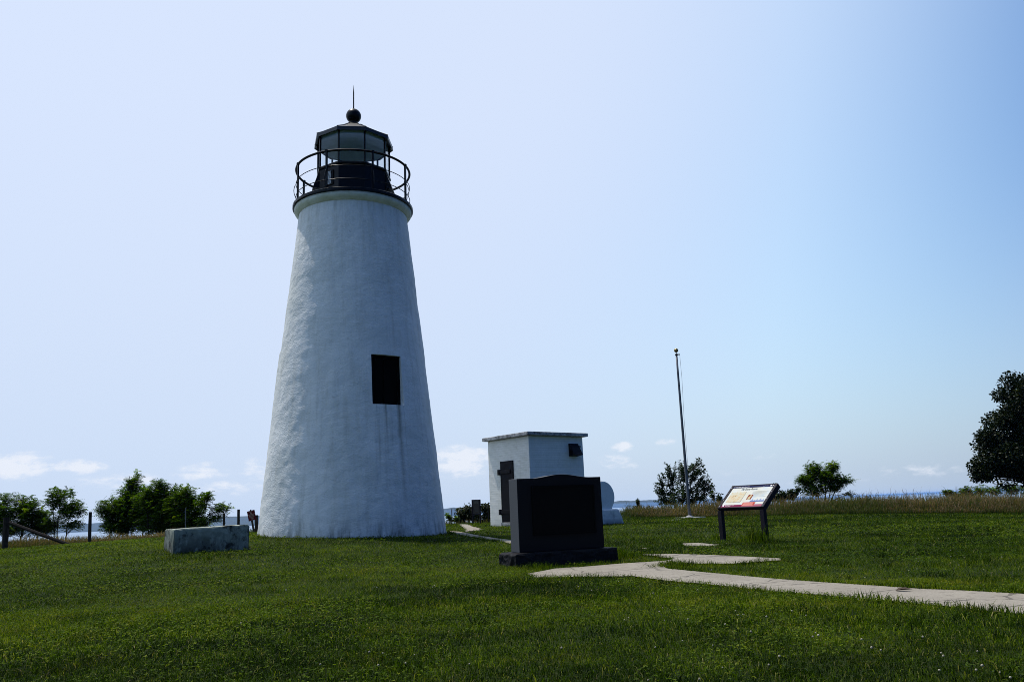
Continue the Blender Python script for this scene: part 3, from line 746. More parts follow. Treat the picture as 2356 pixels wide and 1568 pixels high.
t = tex(nt, 5, 5, .6); nt.links.new(ramp(nt, t, [(.35, (.56, .54, .44)), (.5, (.58, .58, .53)), (.65, (.50, .56, .58))]), b.inputs['Base Color']); b.inputs['Roughness'].default_value = .85; b.inputs['Specular IOR Level'].default_value = .08
pn = mbox((X0, Y0, -.03), (X1, Y1, -.008)).build('panel', m, WS)
def strip(name, x0, x1, y0, y1, col, lift=1, mtl=None):
    return mbox((x0, y0, -.0078), (x1, y1, -.0078+.0012*lift)).build(name, mtl or flat(name, col), pn)
PW = X1-X0; PH = Y1-Y0
ux = lambda u: X0+PW*u
uy = lambda v: Y0+PH*v
strip('title_band', ux(0), ux(1), uy(.905), uy(1), (.012, .016, .06))
m2, nt, b = mat('map_print')
t = tex(nt, 14, 6, .7); nt.links.new(ramp(nt, t, [(.40, (.52, .52, .42)), (.50, (.56, .46, .30)), (.58, (.54, .42, .26)), (.66, (.32, .25, .15))]), b.inputs['Base Color']); b.inputs['Roughness'].default_value = .85; b.inputs['Specular IOR Level'].default_value = .08
strip('map_shadow_edge', ux(.052), ux(.418), uy(.222), uy(.70), (.30, .29, .25), 1)
strip('map_illustration', ux(.05), ux(.41), uy(.23), uy(.705), None, 2, m2)
strip('portrait_ground', ux(.52), ux(.635), uy(.34), uy(.57), (.22, .05, .025), 1)
mb = MB()
def pp2(u, v): return (ux(u), uy(v))
def patch(name, pts, col, lift=2):
    vs = [mm @ Vector((x, y, -.0078+.0012*lift)) for x, y in pts]; mb = MB(); mb.add(vs, [tuple(range(len(vs)))]); return mb.build(name, flat(name, col), pn)
patch('portrait_figure', [pp2(.545,.345), pp2(.61,.345), pp2(.60,.43), pp2(.622,.47), pp2(.60,.49), pp2(.606,.56), pp2(.575,.56), pp2(.57,.49), pp2(.55,.44)], (.52, .42, .24), 2)
strip('sea_band', ux(.645), ux(.985), uy(.225), uy(.262), (.10, .14, .30))
sh_pts = []
for i, h in enumerate([.02, .03, .12, .03, .02, .05, .02, .03, .09, .02, .02, .06, .11, .05, .02, .03, .08, .02]): sh_pts.append(pp2(.65+i*.0192, .263+h))
patch('ship_silhouettes', [pp2(.65, .2625)]+sh_pts+[pp2(.98, .2625)], (.25, .30, .45), 1)
strip('lower_band', ux(0), ux(.52), uy(0), uy(.105), (.17, .015, .06)); strip('lower_band_pale', ux(.5203), ux(1), uy(0), uy(.105), (.32, .10, .14))
strip('red_text_box', ux(.50), ux(.80), uy(.035), uy(.205), (.42, .05, .035), 2)
def to_mesh_text(o):
    bpy.context.view_layer.update()
    me = bpy.data.meshes.new_from_object(o.evaluated_get(bpy.context.evaluated_depsgraph_get()))
    n = bpy.data.objects.new(o.name, me); par = o.parent; ml = o.matrix_local.copy(); nm = o.name
    bpy.data.objects.remove(o); C.objects.link(n); n.name = nm; n.parent = par; n.matrix_local = ml; return n
def text(name, s, u, v, size, col, shear=0, lift=3, spacing=1.0, wide=1.0):
    cu = bpy.data.curves.new(name, 'FONT'); cu.body = s; cu.size = size; cu.shear = shear; cu.space_character = spacing
    cu.materials.append(col); o = bpy.data.objects.new(name, cu); C.objects.link(o); o.parent = pn
    o.matrix_local = mm @ Matrix.Translation((ux(u), uy(v), -.0078+.0012*lift)) @ Matrix.Diagonal((wide, 1, 1, 1)); return to_mesh_text(o)
M_wt = flat('white_lettering', (.8, .8, .8)); M_dk = flat('dark_lettering', (.05, .055, .04)); M_gy = flat('grey_lettering', (.26, .27, .24)); M_pink = flat('pale_red_lettering', (.75, .42, .36))
text('trail_lettering', 'Star-Spangled Banner National Historic Trail', .02, .93, .034, M_wt, 0, 3, 1.0, .62)
text('service_lettering', 'National Park Service', .74, .945, .018, M_wt, 0, 3, 1, .8)
text('title_lettering', 'The Enemy Returns', .24, .79, .082, M_dk, .35, 3, 1.0, .60)
text('park_lettering', 'Elk Neck State Park', .10, .06, .026, M_wt, 0, 3)
text('trail_name_lettering', 'Turkey Point', .10, .02, .026, M_wt, 0, 3)
mb = MB()
for i in range(7):
    y = uy(.70-i*.042); mb.box((ux(.64 if i > 2 else .58), y, -.0077), (ux(.955-.03*(i % 3)), y+.006, -.0068), mm)
mb.build('body_text_rules', M_gy, pn)
mb = MB()
for i in range(5):
    y = uy(.17-i*.028); mb.box((ux(.52), y, -.0053), (ux(.78-.02*(i % 2)-(.12 if i == 0 else 0)), y+.007, -.0046), mm)
mb.build('box_text_rules', M_pink, pn)
def disc(name, u, v, r, col, lift=3):
    vs = [mm @ Vector((ux(u)+r*math.cos(t), uy(v)+r*math.sin(t), -.0078+.0012*lift)) for t in np.linspace(0, 2*math.pi, 21)[:-1]]
    mb = MB(); mb.add(vs, [tuple(range(20))]); mb.build(name, flat(name, col), pn)
disc('round_emblem', .93, .955, .021, (.75, .77, .85)); disc('small_emblem', .978, .955, .013, (.60, .52, .40))
patch('tower_emblem', [pp2(.03,.03), pp2(.075,.03), pp2(.068,.12), pp2(.085,.14), pp2(.06,.175), pp2(.04,.14), pp2(.045,.09)], (.72, .70, .75), 3)

# ------------------------------------------------------------------ fence posts, red sign, notice board
def rough_post(mb, r, h, lean=(0, 0), n=10, sq=False):
    pts = [Vector((lean[0]*t, lean[1]*t, -.15+(h+.15)*t)) for t in np.linspace(0, 1, 7)]
    vs = []; fs = []
    for i, p in enumerate(pts):
        for k in range(n):
            th = 2*math.pi*k/n; rr = r*(1+.10*mnoise.noise(Vector((k*1.7, i*.9, h*5))))
            vs.append(p+Vector((math.cos(th)*rr, math.sin(th)*rr, .012*mnoise.noise(Vector((k, i, 3))) if i == len(pts)-1 else 0)))
    for i in range(len(pts)-1):
        for k in range(n): fs.append((i*n+k, i*n+(k+1) % n, (i+1)*n+(k+1) % n, (i+1)*n+k))
    fs.append(tuple((len(pts)-1)*n+k for k in range(n))); mb.add(vs, fs); return mb
def post(px, pyb, pyt, Y, wpx, label, group='old wooden fence posts along the bluff', pxt=None, name='fence_post', mtl=None):
    b = P(px, pyb, Y); b.z = g1(b.x, b.y); t = P(pxt or px, pyt, Y)
    o = thing(name, label, 'post', b, 0, group)
    rough_post(MB(), wpx*.5*Y/FPX, t.z-b.z, (t.x-b.x, 0)).build('post_shaft', mtl or M_deadwood, o); return o, b, t
fp1, b1, t1 = post(11, 1264, 1189, 27.2, 12.5, 'thick dark corner post with a sloping brace at the far left', pxt=15.5)
e = P(161, 1249, 27.6); e.z = g1(e.x, e.y)+.03; s = P(21, 1201, 27.15)
MB().tube([s-b1, (s+e)/2-b1+Vector((0, 0, -.01)), e-b1], [.055, .06, .06], 6).build('sloping_brace', M_deadwood, fp1)
post(206, 1252, 1177, 27.8, 7, 'dark weathered fence post standing between the small tree and the bushes', pxt=208)
post(515.5, 1209+14, 1180, 27, 5, 'short dark post beyond the middle of the concrete block')
post(549, 1210+12, 1171, 26.5, 6, 'taller of the two dark posts showing over the right end of the concrete block')
post(590, 1224, 1184, 24.6, 8, 'dark square-cut post between the red sign and the lighthouse')
post(427, 1236, 1167, 25, 2.2, 'thin grey stake rising behind the concrete block', None, name='stake', mtl=M_steel)
MB_ = MB(); wx = [P(-70, 1192, 27), P(-30, 1190, 27), P(12, 1187+18, 27.1)]
mb = MB()
for dz in (0, -.35, -.7): mb.tube([P(-160, 1222, 27)+Vector((0, 0, dz+.15)), P(-60, 1212, 27)+Vector((0, 0, dz+.12)), t1+Vector((-.06, 0, dz-.18))], .006, 5)
tag(mb.build('fence_wire', M_wire), 'thin fence wires running left from the thick corner post', 'wire')

rbp = P(585, 1224, 24.2); rbp.z = g1(rbp.x, rbp.y); rtp = P(575, 1176, 24.2)
RS = thing('warning_sign', 'maroon warning sign with cream lettering on a leaning post by the lighthouse', 'sign', rbp)
ln = rtp-rbp; MB().tube([ln*-.12, ln*.5+Vector((0,.02,0)), ln*.99], .028, 6).build('sign_post', M_deadwood, RS)
lean = math.atan2(ln.x, ln.z)
sm = Matrix.Translation(P(580, 1185, 24.2)-rbp+Vector((0, -.035, 0))) @ Matrix.Rotation(lean, 4, 'Y')
mb = MB(); mb.box((-.112, -.012, -.145), (.112, .0, .145), sm); bd = mb.build('sign_board', M_maroon, RS, bevel=.003)
for i, (s_, sz) in enumerate((('CLIFFS', .034), ('ARE', .034), ('DANGEROUS', .034), ('PROCEED', .034), ('AT YOUR', .034), ('OWN', .034), ('RISK', .034))):
    cu = bpy.data.curves.new('lettering', 'FONT'); cu.body = s_; cu.size = sz; cu.align_x = 'CENTER'; cu.materials.append(M_cream)
    o = bpy.data.objects.new('lettering', cu); C.objects.link(o); o.parent = bd
    o.matrix_local = sm @ Matrix.Translation((0, -.0145, .098-i*.038)) @ Matrix.Rotation(math.pi/2, 4, 'X')
    to_mesh_text(o)
MB().tube([sm @ Vector((0, 0.002, .14)), sm @ Vector((.003, .002, .175))], .02, 8).build('post_tip', M_deadwood, RS)

nb = P(1097, 1203, 31); nb.z = g1(nb.x, nb.y); k = 31/FPX
NB = thing('notice_board', 'dark framed notice board on two legs beside the sandy path', 'notice board', nb, R(8))
zt1 = P(1096, 1148.5, 31).z-nb.z; hw = 10.2*k
for x in (-hw, hw-.055):
    mb = MB(); mb.box((x, 0, -.1), (x+.055, .06, zt1)); mb.build('leg', M_signframe, NB, bevel=.004)
mb = MB(); mb.box((-hw+.056, .005, zt1-.52), (hw-.056, .05, zt1-.03)); mb.build('board', plain('dark_notice_print', (.010, .010, .012), .4, .5, 14), NB)
MB().box((-hw+.056, 0, zt1-.029), (hw-.056, .058, zt1)).build('frame_rail', M_signframe, NB); MB().box((-hw+.056, 0, zt1-.56), (hw-.056, .058, zt1-.522)).build('frame_rail', M_signframe, NB)
mb = MB(); mb.box((-hw+.08, .001, zt1-.15), (hw-.09, .0045, zt1-.05)); mb.build('photo_print', plain('faded_print', (.045, .045, .042), .5, .5, 20), NB)
mb = MB(); mb.box((-hw+.12, .001, zt1-.43), (hw-.10, .0045, zt1-.40)); mb.build('print_strip', plain('teal_print', (.02, .032, .035), .5, .3, 20), NB)
post(1039.5, 1207, 1170, 31.5, 2.0, 'thin dark post at the left end of the bush by the sandy path', None, name='rail_post')
post(1123.5, 1204, 1160, 31.5, 2.2, 'thin dark post beside the oil house and the drooping bush', None, name='rail_post')

# ------------------------------------------------------------------ foliage
def leaf_quads(p, d, n, L, W, fold=.0):
    """p base, d unit dir, n unit normal, arrays -> verts (4 per leaf)"""
    s = np.cross(d, n); s /= np.linalg.norm(s, axis=1, keepdims=True)+1e-9
    L = L[:, None]; W = W[:, None]
    a = p; b = p+d*L*.42+s*W*.5+n*W*fold; c = p+d*L; e = p+d*L*.42-s*W*.5+n*W*fold
    return np.stack([a, b, c, e], 1).reshape(-1, 3)
def unit(v): return v/(np.linalg.norm(v, axis=1, keepdims=True)+1e-9)
def shoots(cent, root, n_leaf, r, L, up):
    """leafy twigs: one through each centre, growing outwards and up; gives leaf bases, twig directions and sides"""
    m = len(cent); d0 = unit(unit(cent-root)*np.array([1, 1, .7])+r.normal(0, .38, (m, 3))+np.array([0, 0, up]))
    s0 = unit(np.cross(d0, np.array([0, 0, 1.])+r.normal(0, .25, (m, 3)))); Lm = L*r.uniform(.6, 1.25, m)
    a = cent-d0*(Lm*.45)[:, None]; P_ = []; D_ = []; S_ = []; I_ = []
    for j in range(n_leaf):
        t = (j+r.random(m)*.6)/n_leaf
        P_.append(a+d0*(Lm*t)[:, None]-np.array([0, 0, 1.])*(Lm*t*t*.12)[:, None]); D_.append(d0); S_.append(s0*(1 if j % 2 else -1)); I_.append(np.arange(m))
    tw = [(a[i], a[i]+d0[i]*Lm[i]*.5-np.array([0, 0, .03*Lm[i]]), a[i]+d0[i]*Lm[i]-np.array([0, 0, .12*Lm[i]])) for i in range(m)]
    return np.concatenate(P_), np.concatenate(D_), np.concatenate(S_), np.concatenate(I_), tw
def sprays_locust(cent, root, L, n_comp, r, leaf=(.07, .034)):
    p, dd0, ss0, ix, tw = shoots(cent, root, n_comp, r, L, .25); m = len(p)
    d = unit(dd0*.55+ss0+r.normal(0, .28, (m, 3))+np.array([0, 0, -.02]))
    nrm = unit(np.array([0, 0, 1.])+r.normal(0, .3, (m, 3))); nrm = unit(nrm-d*(nrm*d).sum(1, keepdims=True))
    side = np.cross(d, nrm); Lr = r.uniform(.17, .31, m)*L/.5
    ct = r.normal(0, .16, len(cent)); zr = (cent[:, 2]-cent[:, 2].min())/max(.1, np.ptp(cent[:, 2]))
    tint0 = np.clip(.40+ct[ix]+.12*zr[ix]+r.normal(0, .14, m), 0, 1); out = []; tn = []; k = 6
    for j in range(k):
        t = (j+1)/k; q = p+d*(Lr*t)[:, None]-np.array([0, 0, 1.])*(Lr*t*t*.28)[:, None]
        for sg_ in (-1, 1):
            dd = unit(side*sg_+d*.6+r.normal(0, .15, (m, 3)))
            out.append(leaf_quads(q, dd, unit(nrm+r.normal(0, .25, (m, 3))), r.uniform(.8, 1.2, m)*leaf[0]*(1-.3*abs(t-.5)), r.uniform(.85, 1.15, m)*leaf[1])); tn.append(np.clip(tint0+r.normal(0, .08, m), 0, 1))
    return np.concatenate(out), np.repeat(np.concatenate(tn), 4), tw
def sprays_shoot(cent, root, L, n_leaf, r, leaf, droop, up=.55):
    p, dd0, ss0, ix, tw = shoots(cent, root, n_leaf, r, L, up); m = len(p); roll = r.uniform(0, 2*math.pi, m)[:, None]
    o2 = np.cross(dd0, ss0); d = unit(dd0*.6+ss0*np.cos(roll)+o2*np.sin(roll)+np.array([0, 0, -droop]))
    nrm = unit(np.array([0, 0, .8])+r.normal(0, .5, (m, 3))); nrm = unit(nrm-d*(nrm*d).sum(1, keepdims=True)+1e-6)
    v = leaf_quads(p, d, nrm, r.uniform(.7, 1.2, m)*leaf[0], r.uniform(.75, 1.15, m)*leaf[1], .12)
    ct = r.normal(0, .16, len(cent))
    return v, np.repeat(np.clip(.42+ct[ix]+r.normal(0, .18, m), 0, 1), 4), tw
def sprays_broad(cent, rad, n_leaf, r, leaf=(.10, .065), droop=.3, flat_=.7):
    m = len(cent)*n_leaf
    c = np.repeat(cent, n_leaf, 0); off = unit(r.normal(0, 1, (m, 3)))*(r.random((m, 1))**.45); off[:, 2] *= flat_
    p = c+off*rad
    d = unit(off+r.normal(0, .6, (m, 3))+np.array([0, 0, -droop]))
    nrm = unit(np.array([0, 0, .8])+r.normal(0, .55, (m, 3))); nrm = unit(nrm-d*(nrm*d).sum(1, keepdims=True)+1e-6)
    v = leaf_quads(p, d, nrm, r.uniform(.7, 1.2, m)*leaf[0], r.uniform(.75, 1.15, m)*leaf[1], .12)
    ct = r.normal(0, .14, len(cent))
    return v, np.repeat(np.clip(.40+np.repeat(ct, n_leaf)+r.normal(0, .2, m), 0, 1), 4)

def tree(name, label, cat, Y, ells, stems, n_cl, kind, mtl, seed, n_leaf=20, rad=.3, stem_r=.05, leaf=None, group=None, dy=.8, base_py=None, droop=.3):
    """ells: crown lobes (px, py, rx, ry) in survey pixels at depth Y; stems: (px foot, px top, py top)"""
    r = np.random.default_rng(seed); rr = random.Random(seed); k = Y/FPX*1.0
    fx = sum(s[0] for s in stems)/len(stems); b = P(fx, hz(fx), Y); b.z = g1(b.x, b.y)
    T = thing(name, label, cat, b, 0, group)
    vols = np.array([e[2]*e[3] for e in ells], float); vols /= vols.sum(); cents = []
    for e, f in zip(ells, vols):
        n = max(3, int(round(n_cl*f))); c = P(e[0], e[1], Y)-b
        u = unit(r.normal(0, 1, (n, 3)))*(r.random((n, 1))**.42)
        pts = u*np.array([max(.05, e[2]*k-rad*.6), max(.05, e[2]*k*dy-rad*.4), max(.05, e[3]*k-rad*.5)])
        pts *= np.where(r.random((n, 1)) < .16, r.uniform(1.1, 1.38, (n, 1)), 1)
        pts = pts @ np.array([[1, 0, -.04], [0, 1, 0], [.04, 0, 1]])
        cents.append(pts+np.array(c))
    cents = np.concatenate(cents); cents[:, 2] = np.maximum(cents[:, 2], .12)
    mb = MB(); trunks = []
    for sx, tx, ty in stems:
        f = P(sx, hz(sx), Y)-b; f.z = -.15; f.y += rr.uniform(-.1, .1)*len(stems); t = P(tx, ty, Y)-b; t.y = f.y+rr.uniform(-.2, .2)
        pts = [f.lerp(t, i/6)+Vector((rr.uniform(-1, 1), rr.uniform(-1, 1), 0))*.04*(1 if 0 < i < 6 else 0)*max(1, t.z/3) for i in range(7)]
        trunks.append(pts); mb.tube(pts, [stem_r*.75*(1-.13*i) for i in range(7)], 7)
    for c in cents:
        c = Vector(c); best = None
        for pts in trunks:
            for i in range(1, 6):
                p = pts[i]
                if p.z < c.z-.1*abs(c.x-p.x):
                    dd = (p-c).length+abs((c.z-p.z)-.6*math.hypot(c.x-p.x, c.y-p.y))*.8
                    if best is None or dd < best[0]: best = (dd, p, i)
        if best is None: best = (0, trunks[0][1], 1)
        p = best[1]; mid = p.lerp(c, .5)+Vector((rr.uniform(-.08, .08), rr.uniform(-.08, .08), rr.uniform(-.05, .12)))*(c-p).length*.6
        w = stem_r*.36*(1-.1*best[2]); mb.tube([p, p.lerp(mid, .5), mid, mid.lerp(c, .55), c], [w, w*.8, w*.6, w*.4, w*.2], 5, cap=False)
    root = np.array([0, 0, .15*max(c_[2] for c_ in cents)]); tw = []
    if kind == 'locust': v, tn, tw = sprays_locust(cents, root, rad*1.9, max(7, n_leaf//2), r, leaf=leaf or (.07, .034))
    elif kind == 'shoot': v, tn, tw = sprays_shoot(cents, root, rad*2.0, n_leaf, r, leaf or (.10, .05), droop)
    else: v, tn = sprays_broad(cents, rad, n_leaf, r, leaf or (.10, .065), droop)
    for t3 in tw: mb.tube(t3, [.008, .006, .003], 3, cap=False)
    mb.build('trunk', M_bark, T)
    q = np.arange(len(v)).reshape(-1, 4)
    np_mesh('crown', v, [q], mtl, T, {'tint': tn}); return T

GL = 'young locust trees on the bluff edge'
tree('locust_tree', 'leafy locust tree cut by the left edge behind the corner post', 'tree', 36, [(-30,1168,45,42), (70,1180,34,28), (20,1215,60,20), (22,1165,48,38), (60,1160,28,26), (40,1200,55,34), (-40,1205,50,35)], [(20,12,1135), (-25,-30,1140), (55,60,1150)], 288, 'locust', M_locust, 1, 26, .30, .05, group=GL)
tree('locust_shrub', 'low locust shrub between the corner post and the small tree', 'shrub', 36.5, [(98,1188,22,16), (86,1212,24,22), (112,1215,18,20)], [(96,96,1180), (84,82,1195)], 84, 'locust', M_locust, 2, 22, .26, .035, group=GL)
tree('locust_tree', 'small open locust tree left of the dark weathered fence post', 'tree', 36, [(140,1138,34,17), (125,1158,26,16), (165,1165,26,18), (148,1178,38,18), (185,1178,16,9), (120,1203,28,16), (165,1205,24,16)], [(139,142,1128), (146,160,1150), (135,120,1155)], 140, 'locust', M_locust, 3, 20, .27, .04, group=GL)
tree('locust_tree', 'tallest dark locust tree with a leafy spike in the left thicket', 'tree', 37, [(306,1112,20,24), (330,1142,26,30), (345,1185,46,30), (285,1215,50,16), (300,1140,36,26), (275,1165,46,24), (250,1180,34,22), (300,1190,52,34), (262,1207,40,22), (320,1165,34,34)], [(298,306,1095), (282,270,1150), (318,330,1130)], 459, 'locust', M_locust, 4, 26, .30, .055, group=GL)
tree('locust_tree', 'round topped locust tree in the middle of the left thicket', 'tree', 36, [(370,1116,18,18), (398,1140,26,28), (395,1190,46,34), (370,1218,50,14), (338,1150,30,28), (366,1140,34,24), (352,1165,40,28), (385,1170,36,30), (370,1200,52,26)], [(366,370,1105), (350,350,1140), (380,388,1140)], 351, 'locust', M_locust, 5, 26, .30, .05, group=GL)
tree('locust_tree', 'spreading locust tree on the right of the left thicket behind the stake', 'tree', 35.5, [(425,1138,26,20), (402,1165,26,34), (440,1205,44,22), (452,1178,22,26), (418,1162,32,26), (440,1160,24,24), (425,1195,40,26)], [(422,428,1122), (432,442,1140)], 229, 'locust', M_locust, 6, 24, .28, .045, group=GL)
tree('locust_tree', 'thin airy locust sapling between the thicket and the concrete block', 'tree', 35, [(478,1142,20,13), (470,1160,20,14), (498,1170,24,12), (518,1172,14,7), (492,1192,22,10), (470,1200,14,10)], [(478,480,1135)], 68, 'locust', M_locust, 7, 18, .25, .028, group=GL)
# right of the monument
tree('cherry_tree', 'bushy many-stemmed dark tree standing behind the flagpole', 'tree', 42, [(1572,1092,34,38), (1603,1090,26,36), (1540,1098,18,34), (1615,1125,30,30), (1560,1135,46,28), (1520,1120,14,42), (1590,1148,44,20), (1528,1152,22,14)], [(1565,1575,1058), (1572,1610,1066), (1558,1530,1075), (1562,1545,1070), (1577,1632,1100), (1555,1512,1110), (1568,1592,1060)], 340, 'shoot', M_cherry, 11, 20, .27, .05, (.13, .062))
tree('cherry_sapling', 'slim young bush leaning from the dark tree behind the panel sign', 'shrub', 41, [(1655,1146,12,14), (1640,1140,10,12), (1662,1158,8,10)], [(1652,1655,1135)], 24, 'shoot', M_cherry, 12, 20, .2, .02, (.13, .06))
tree('pointed_bush', 'small pointed green bush at the meadow edge left of the flagpole', 'bush', 38, [(1467,1172,9,13), (1468,1158,4,9)], [(1467,1467,1152)], 33, 'shoot', M_cherry, 13, 22, .17, .02, (.10, .06))
tree('low_bush', 'low spreading green bush between the pointed bush and the flagpole', 'bush', 38.5, [(1495,1176,14,9), (1512,1178,12,8), (1484,1180,8,7)], [(1495,1497,1168), (1508,1512,1170)], 33, 'shoot', M_cherry, 14, 22, .2, .02, (.10, .06))
tree('dense_bush', 'dark bush row rising over the meadow right of the panel sign', 'bush', 41, [(1772,1136,18,17), (1795,1142,20,14), (1822,1138,18,13), (1784,1122,8,8), (1834,1128,6,12)], [(1778,1775,1122), (1800,1800,1132), (1826,1832,1122)], 165, 'shoot', M_cherry, 15, 20, .24, .03, (.11, .06))
tree('locust_tree', 'two-lobed dark locust tree on the meadow right of the panel sign', 'tree', 44, [(1868,1080,22,16), (1890,1096,30,20), (1850,1108,18,12), (1928,1108,26,14), (1915,1076,20,16), (1862,1102,28,14), (1905,1098,30,18), (1943,1104,18,8), (1875,1125,34,18), (1915,1122,26,12), (1952,1137,10,6)], [(1885,1868,1068), (1894,1920,1066), (1890,1898,1085), (1902,1940,1100)], 300, 'locust', M_locust, 16, 24, .28, .05, group=GL)
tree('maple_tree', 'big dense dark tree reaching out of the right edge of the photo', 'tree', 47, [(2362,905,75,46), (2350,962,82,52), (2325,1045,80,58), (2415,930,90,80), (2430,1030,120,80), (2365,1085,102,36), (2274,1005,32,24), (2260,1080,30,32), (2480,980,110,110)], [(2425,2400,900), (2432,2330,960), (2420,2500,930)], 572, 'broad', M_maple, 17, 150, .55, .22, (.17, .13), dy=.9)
tree('sumac_sapling', 'small round sumac plant at the meadow edge left of the big tree', 'shrub', 44, [(2181,1134,12,7), (2198,1140,9,6)], [(2182,2182,1128), (2196,2198,1136)], 40, 'locust', M_locust, 18, 14, .18, .02, (.08, .035))
tree('sumac_sapling', 'taller bright green sumac plant just left of the big tree', 'shrub', 44.5, [(2222,1130,15,9), (2212,1142,13,8), (2234,1140,10,9)], [(2218,2222,1122), (2226,2232,1128)], 52, 'locust', M_locust, 19, 14, .18, .025, (.08, .035))
tree('undergrowth_tree', 'feathery pale green young trees under the big dark tree', 'tree', 52, [(2255,1128,20,14), (2290,1128,26,12), (2330,1126,24,14), (2365,1124,20,14)], [(2258,2256,1118), (2285,2290,1118), (2312,2318,1116), (2335,2338,1114), (2352,2356,1112)], 160, 'locust', M_locust, 20, 18, .3, .035, (.06, .03))
# bushes at the overlook
tree('drooping_bush', 'wide drooping brown-green bush behind the notice board by the sandy path', 'bush', 34, [(1062,1175,18,10), (1076,1168,8,8), (1082,1182,16,12), (1095,1188,14,9), (1064,1192,14,8), (1110,1165,6,8), (1088,1168,5,5)], [(1068,1066,1170), (1080,1084,1170), (1095,1106,1168)], 50, 'broad', M_brownleaf, 21, 34, .2, .03, (.15, .065), droop=1.1)
tree('drooping_bush', 'narrow drooping bush squeezed between notice board and oil house', 'bush', 34, [(1121,1168,10,14), (1128,1180,12,14), (1116,1190,9,8)], [(1120,1120,1160), (1128,1130,1165)], 24, 'broad', M_brownleaf, 22, 34, .2, .03, (.15, .065), droop=1.1)
tree('pale_shrub', 'small pale green shrub just right of the lighthouse foot', 'shrub', 33.5, [(1034,1190,8,10), (1046,1194,8,8)], [(1035,1035,1184), (1046,1046,1188)], 18, 'locust', M_locust, 23, 10, .16, .015, (.06, .03))

# ------------------------------------------------------------------ grass
def blades(x, y, h, w, lean, r, segs, tint, z=None):
    n = len(x); z = gz(x, y) if z is None else z
    a = r.uniform(0, 2*math.pi, n); la = r.uniform(0, 2*math.pi, n)
    p = np.stack([x, y, z-.004], 1); s = np.stack([np.cos(a), np.sin(a), np.zeros(n)], 1)*(w*.5)[:, None]
    l = np.stack([np.cos(la), np.sin(la), np.zeros(n)], 1)*(h*lean)[:, None]; up = np.array([0, 0, 1.])
    if segs == 1:
        t = p+l+up*(h*(1-.3*lean))[:, None]
        V = np.stack([p-s, p+s, t], 1).reshape(-1, 3); b = np.arange(n)*3
        return V, [np.stack([b, b+1, b+2], 1)], np.repeat(tint, 3), np.tile([0, 0, 1.], n)
    m_ = p+l*.28+up*(h*.58)[:, None]; t = p+l+up*(h*(1-.35*lean))[:, None]
    V = np.stack([p-s, p+s, m_+s*.8, m_-s*.8, t], 1).reshape(-1, 3); b = np.arange(n)*5
    return V, [np.stack([b, b+1, b+2, b+3], 1), np.stack([b+3, b+2, b+4], 1)], np.repeat(tint, 5), np.tile([0, 0, .55, .55, 1.], n)
def lawn_edge(x): return np.interp(x, [-60,-22,-17,-12,-5,0,4,8,14,20,60], [27.5,27.5,28,28.3,31,32.8,32.8,33,32.5,31,28])
def sample(y0, y1, dens, margin=1.6):
    hw1 = .74*y1+margin; n = int(dens*2*hw1*(y1-y0)); x = rng.uniform(-hw1, hw1, n); y = rng.uniform(y0, y1, n)
    k = (np.abs(x) < .70*y+margin) & (y < lawn_edge(x)+.3); x, y = x[k], y[k]
    k = (~on_path(x, y, .030)) & (np.hypot(x-TX, y-TY) > R0-.05); return x[k], y[k]
def vnoise(x, y, s, seed):
    r = np.random.default_rng(seed); g = r.random((128, 128)); u = x*s+500; v = y*s+500
    i = np.floor(u).astype(int); j = np.floor(v).astype(int); fu = u-i; fv = v-j; fu = fu*fu*(3-2*fu); fv = fv*fv*(3-2*fv)
    a = g[i % 128, j % 128]; b = g[(i+1) % 128, j % 128]; c = g[i % 128, (j+1) % 128]; d = g[(i+1) % 128, (j+1) % 128]
    return (a*(1-fu)+b*fu)*(1-fv)+(c*(1-fu)+d*fu)*fv
Vs = []; Fs = []; Ts = []; off = 0
for y0, y1, dens, hh, ww, segs in ((2.6, 5, 6500, .052, .0042, 2), (5, 8, 4200, .052, .0052, 2), (8, 12, 1900, .055, .0075, 1), (12, 18, 900, .058, .011, 1), (18, 25, 420, .06, .016, 1), (25, 34.5, 260, .06, .022, 1)):
    x, y = sample(y0, y1, dens); n = len(x)
    cl = .6*vnoise(x, y, 1.1, 3)+.4*vnoise(x, y, 3.3, 4)
    coarse = np.clip((vnoise(x, y, .35, 5)-.42)*3+(x-.8*y*.0-1)*.12, 0, 1)        # coarser tufty grass towards the right
    h = hh*(.55+.9*cl)*rng.uniform(.5, 1.25, n)*(1+.35*coarse); w = ww*rng.uniform(.6, 1.2, n)*(1+.5*coarse*(rng.random(n) < .25))
    # ragged taller fringe along the paths
    near = on_path(x+rng.normal(0, .07, n), y+rng.normal(0, .07, n)); h = np.where(near, h*1.35+.012, h)
    tint = np.clip(.50+1.15*(.40*vnoise(x, y, .6, 7)+.35*vnoise(x, y, 2.2, 8)+.25*vnoise(x, y, 7, 9)-.5)-.20*coarse-.24*np.clip((7.5-y)/4, 0, 1)+rng.normal(0, .24, n), 0, .92); tint = np.where(rng.random(n) < .035, rng.uniform(.93, 1, n), tint)  # near blades darkened to paint foreground shade, scattered pale ones to paint sun glints
    v, f, t, _ = blades(x, y, h, w, rng.uniform(.25, 1.35, n), rng, segs, tint)
    Vs.append(v); Ts.append(t); Fs += [q+off for q in f]; off += len(v)
ex = []; ey = []
for pl in POLYS[:4]:
    q = np.roll(pl, -1, 0); sl = np.hypot(*(q-pl).T)
    for a_, b_, l_ in zip(pl, q, sl):
        n = int(l_*420); t = rng.random(n)[:, None]; w_ = a_+(b_-a_)*t; ex.append(w_[:, 0]); ey.append(w_[:, 1])
ex = np.concatenate(ex); ey = np.concatenate(ey); ok = (ey > 2.5)&(np.abs(ex) < .75*ey+2); ex, ey = ex[ok], ey[ok]
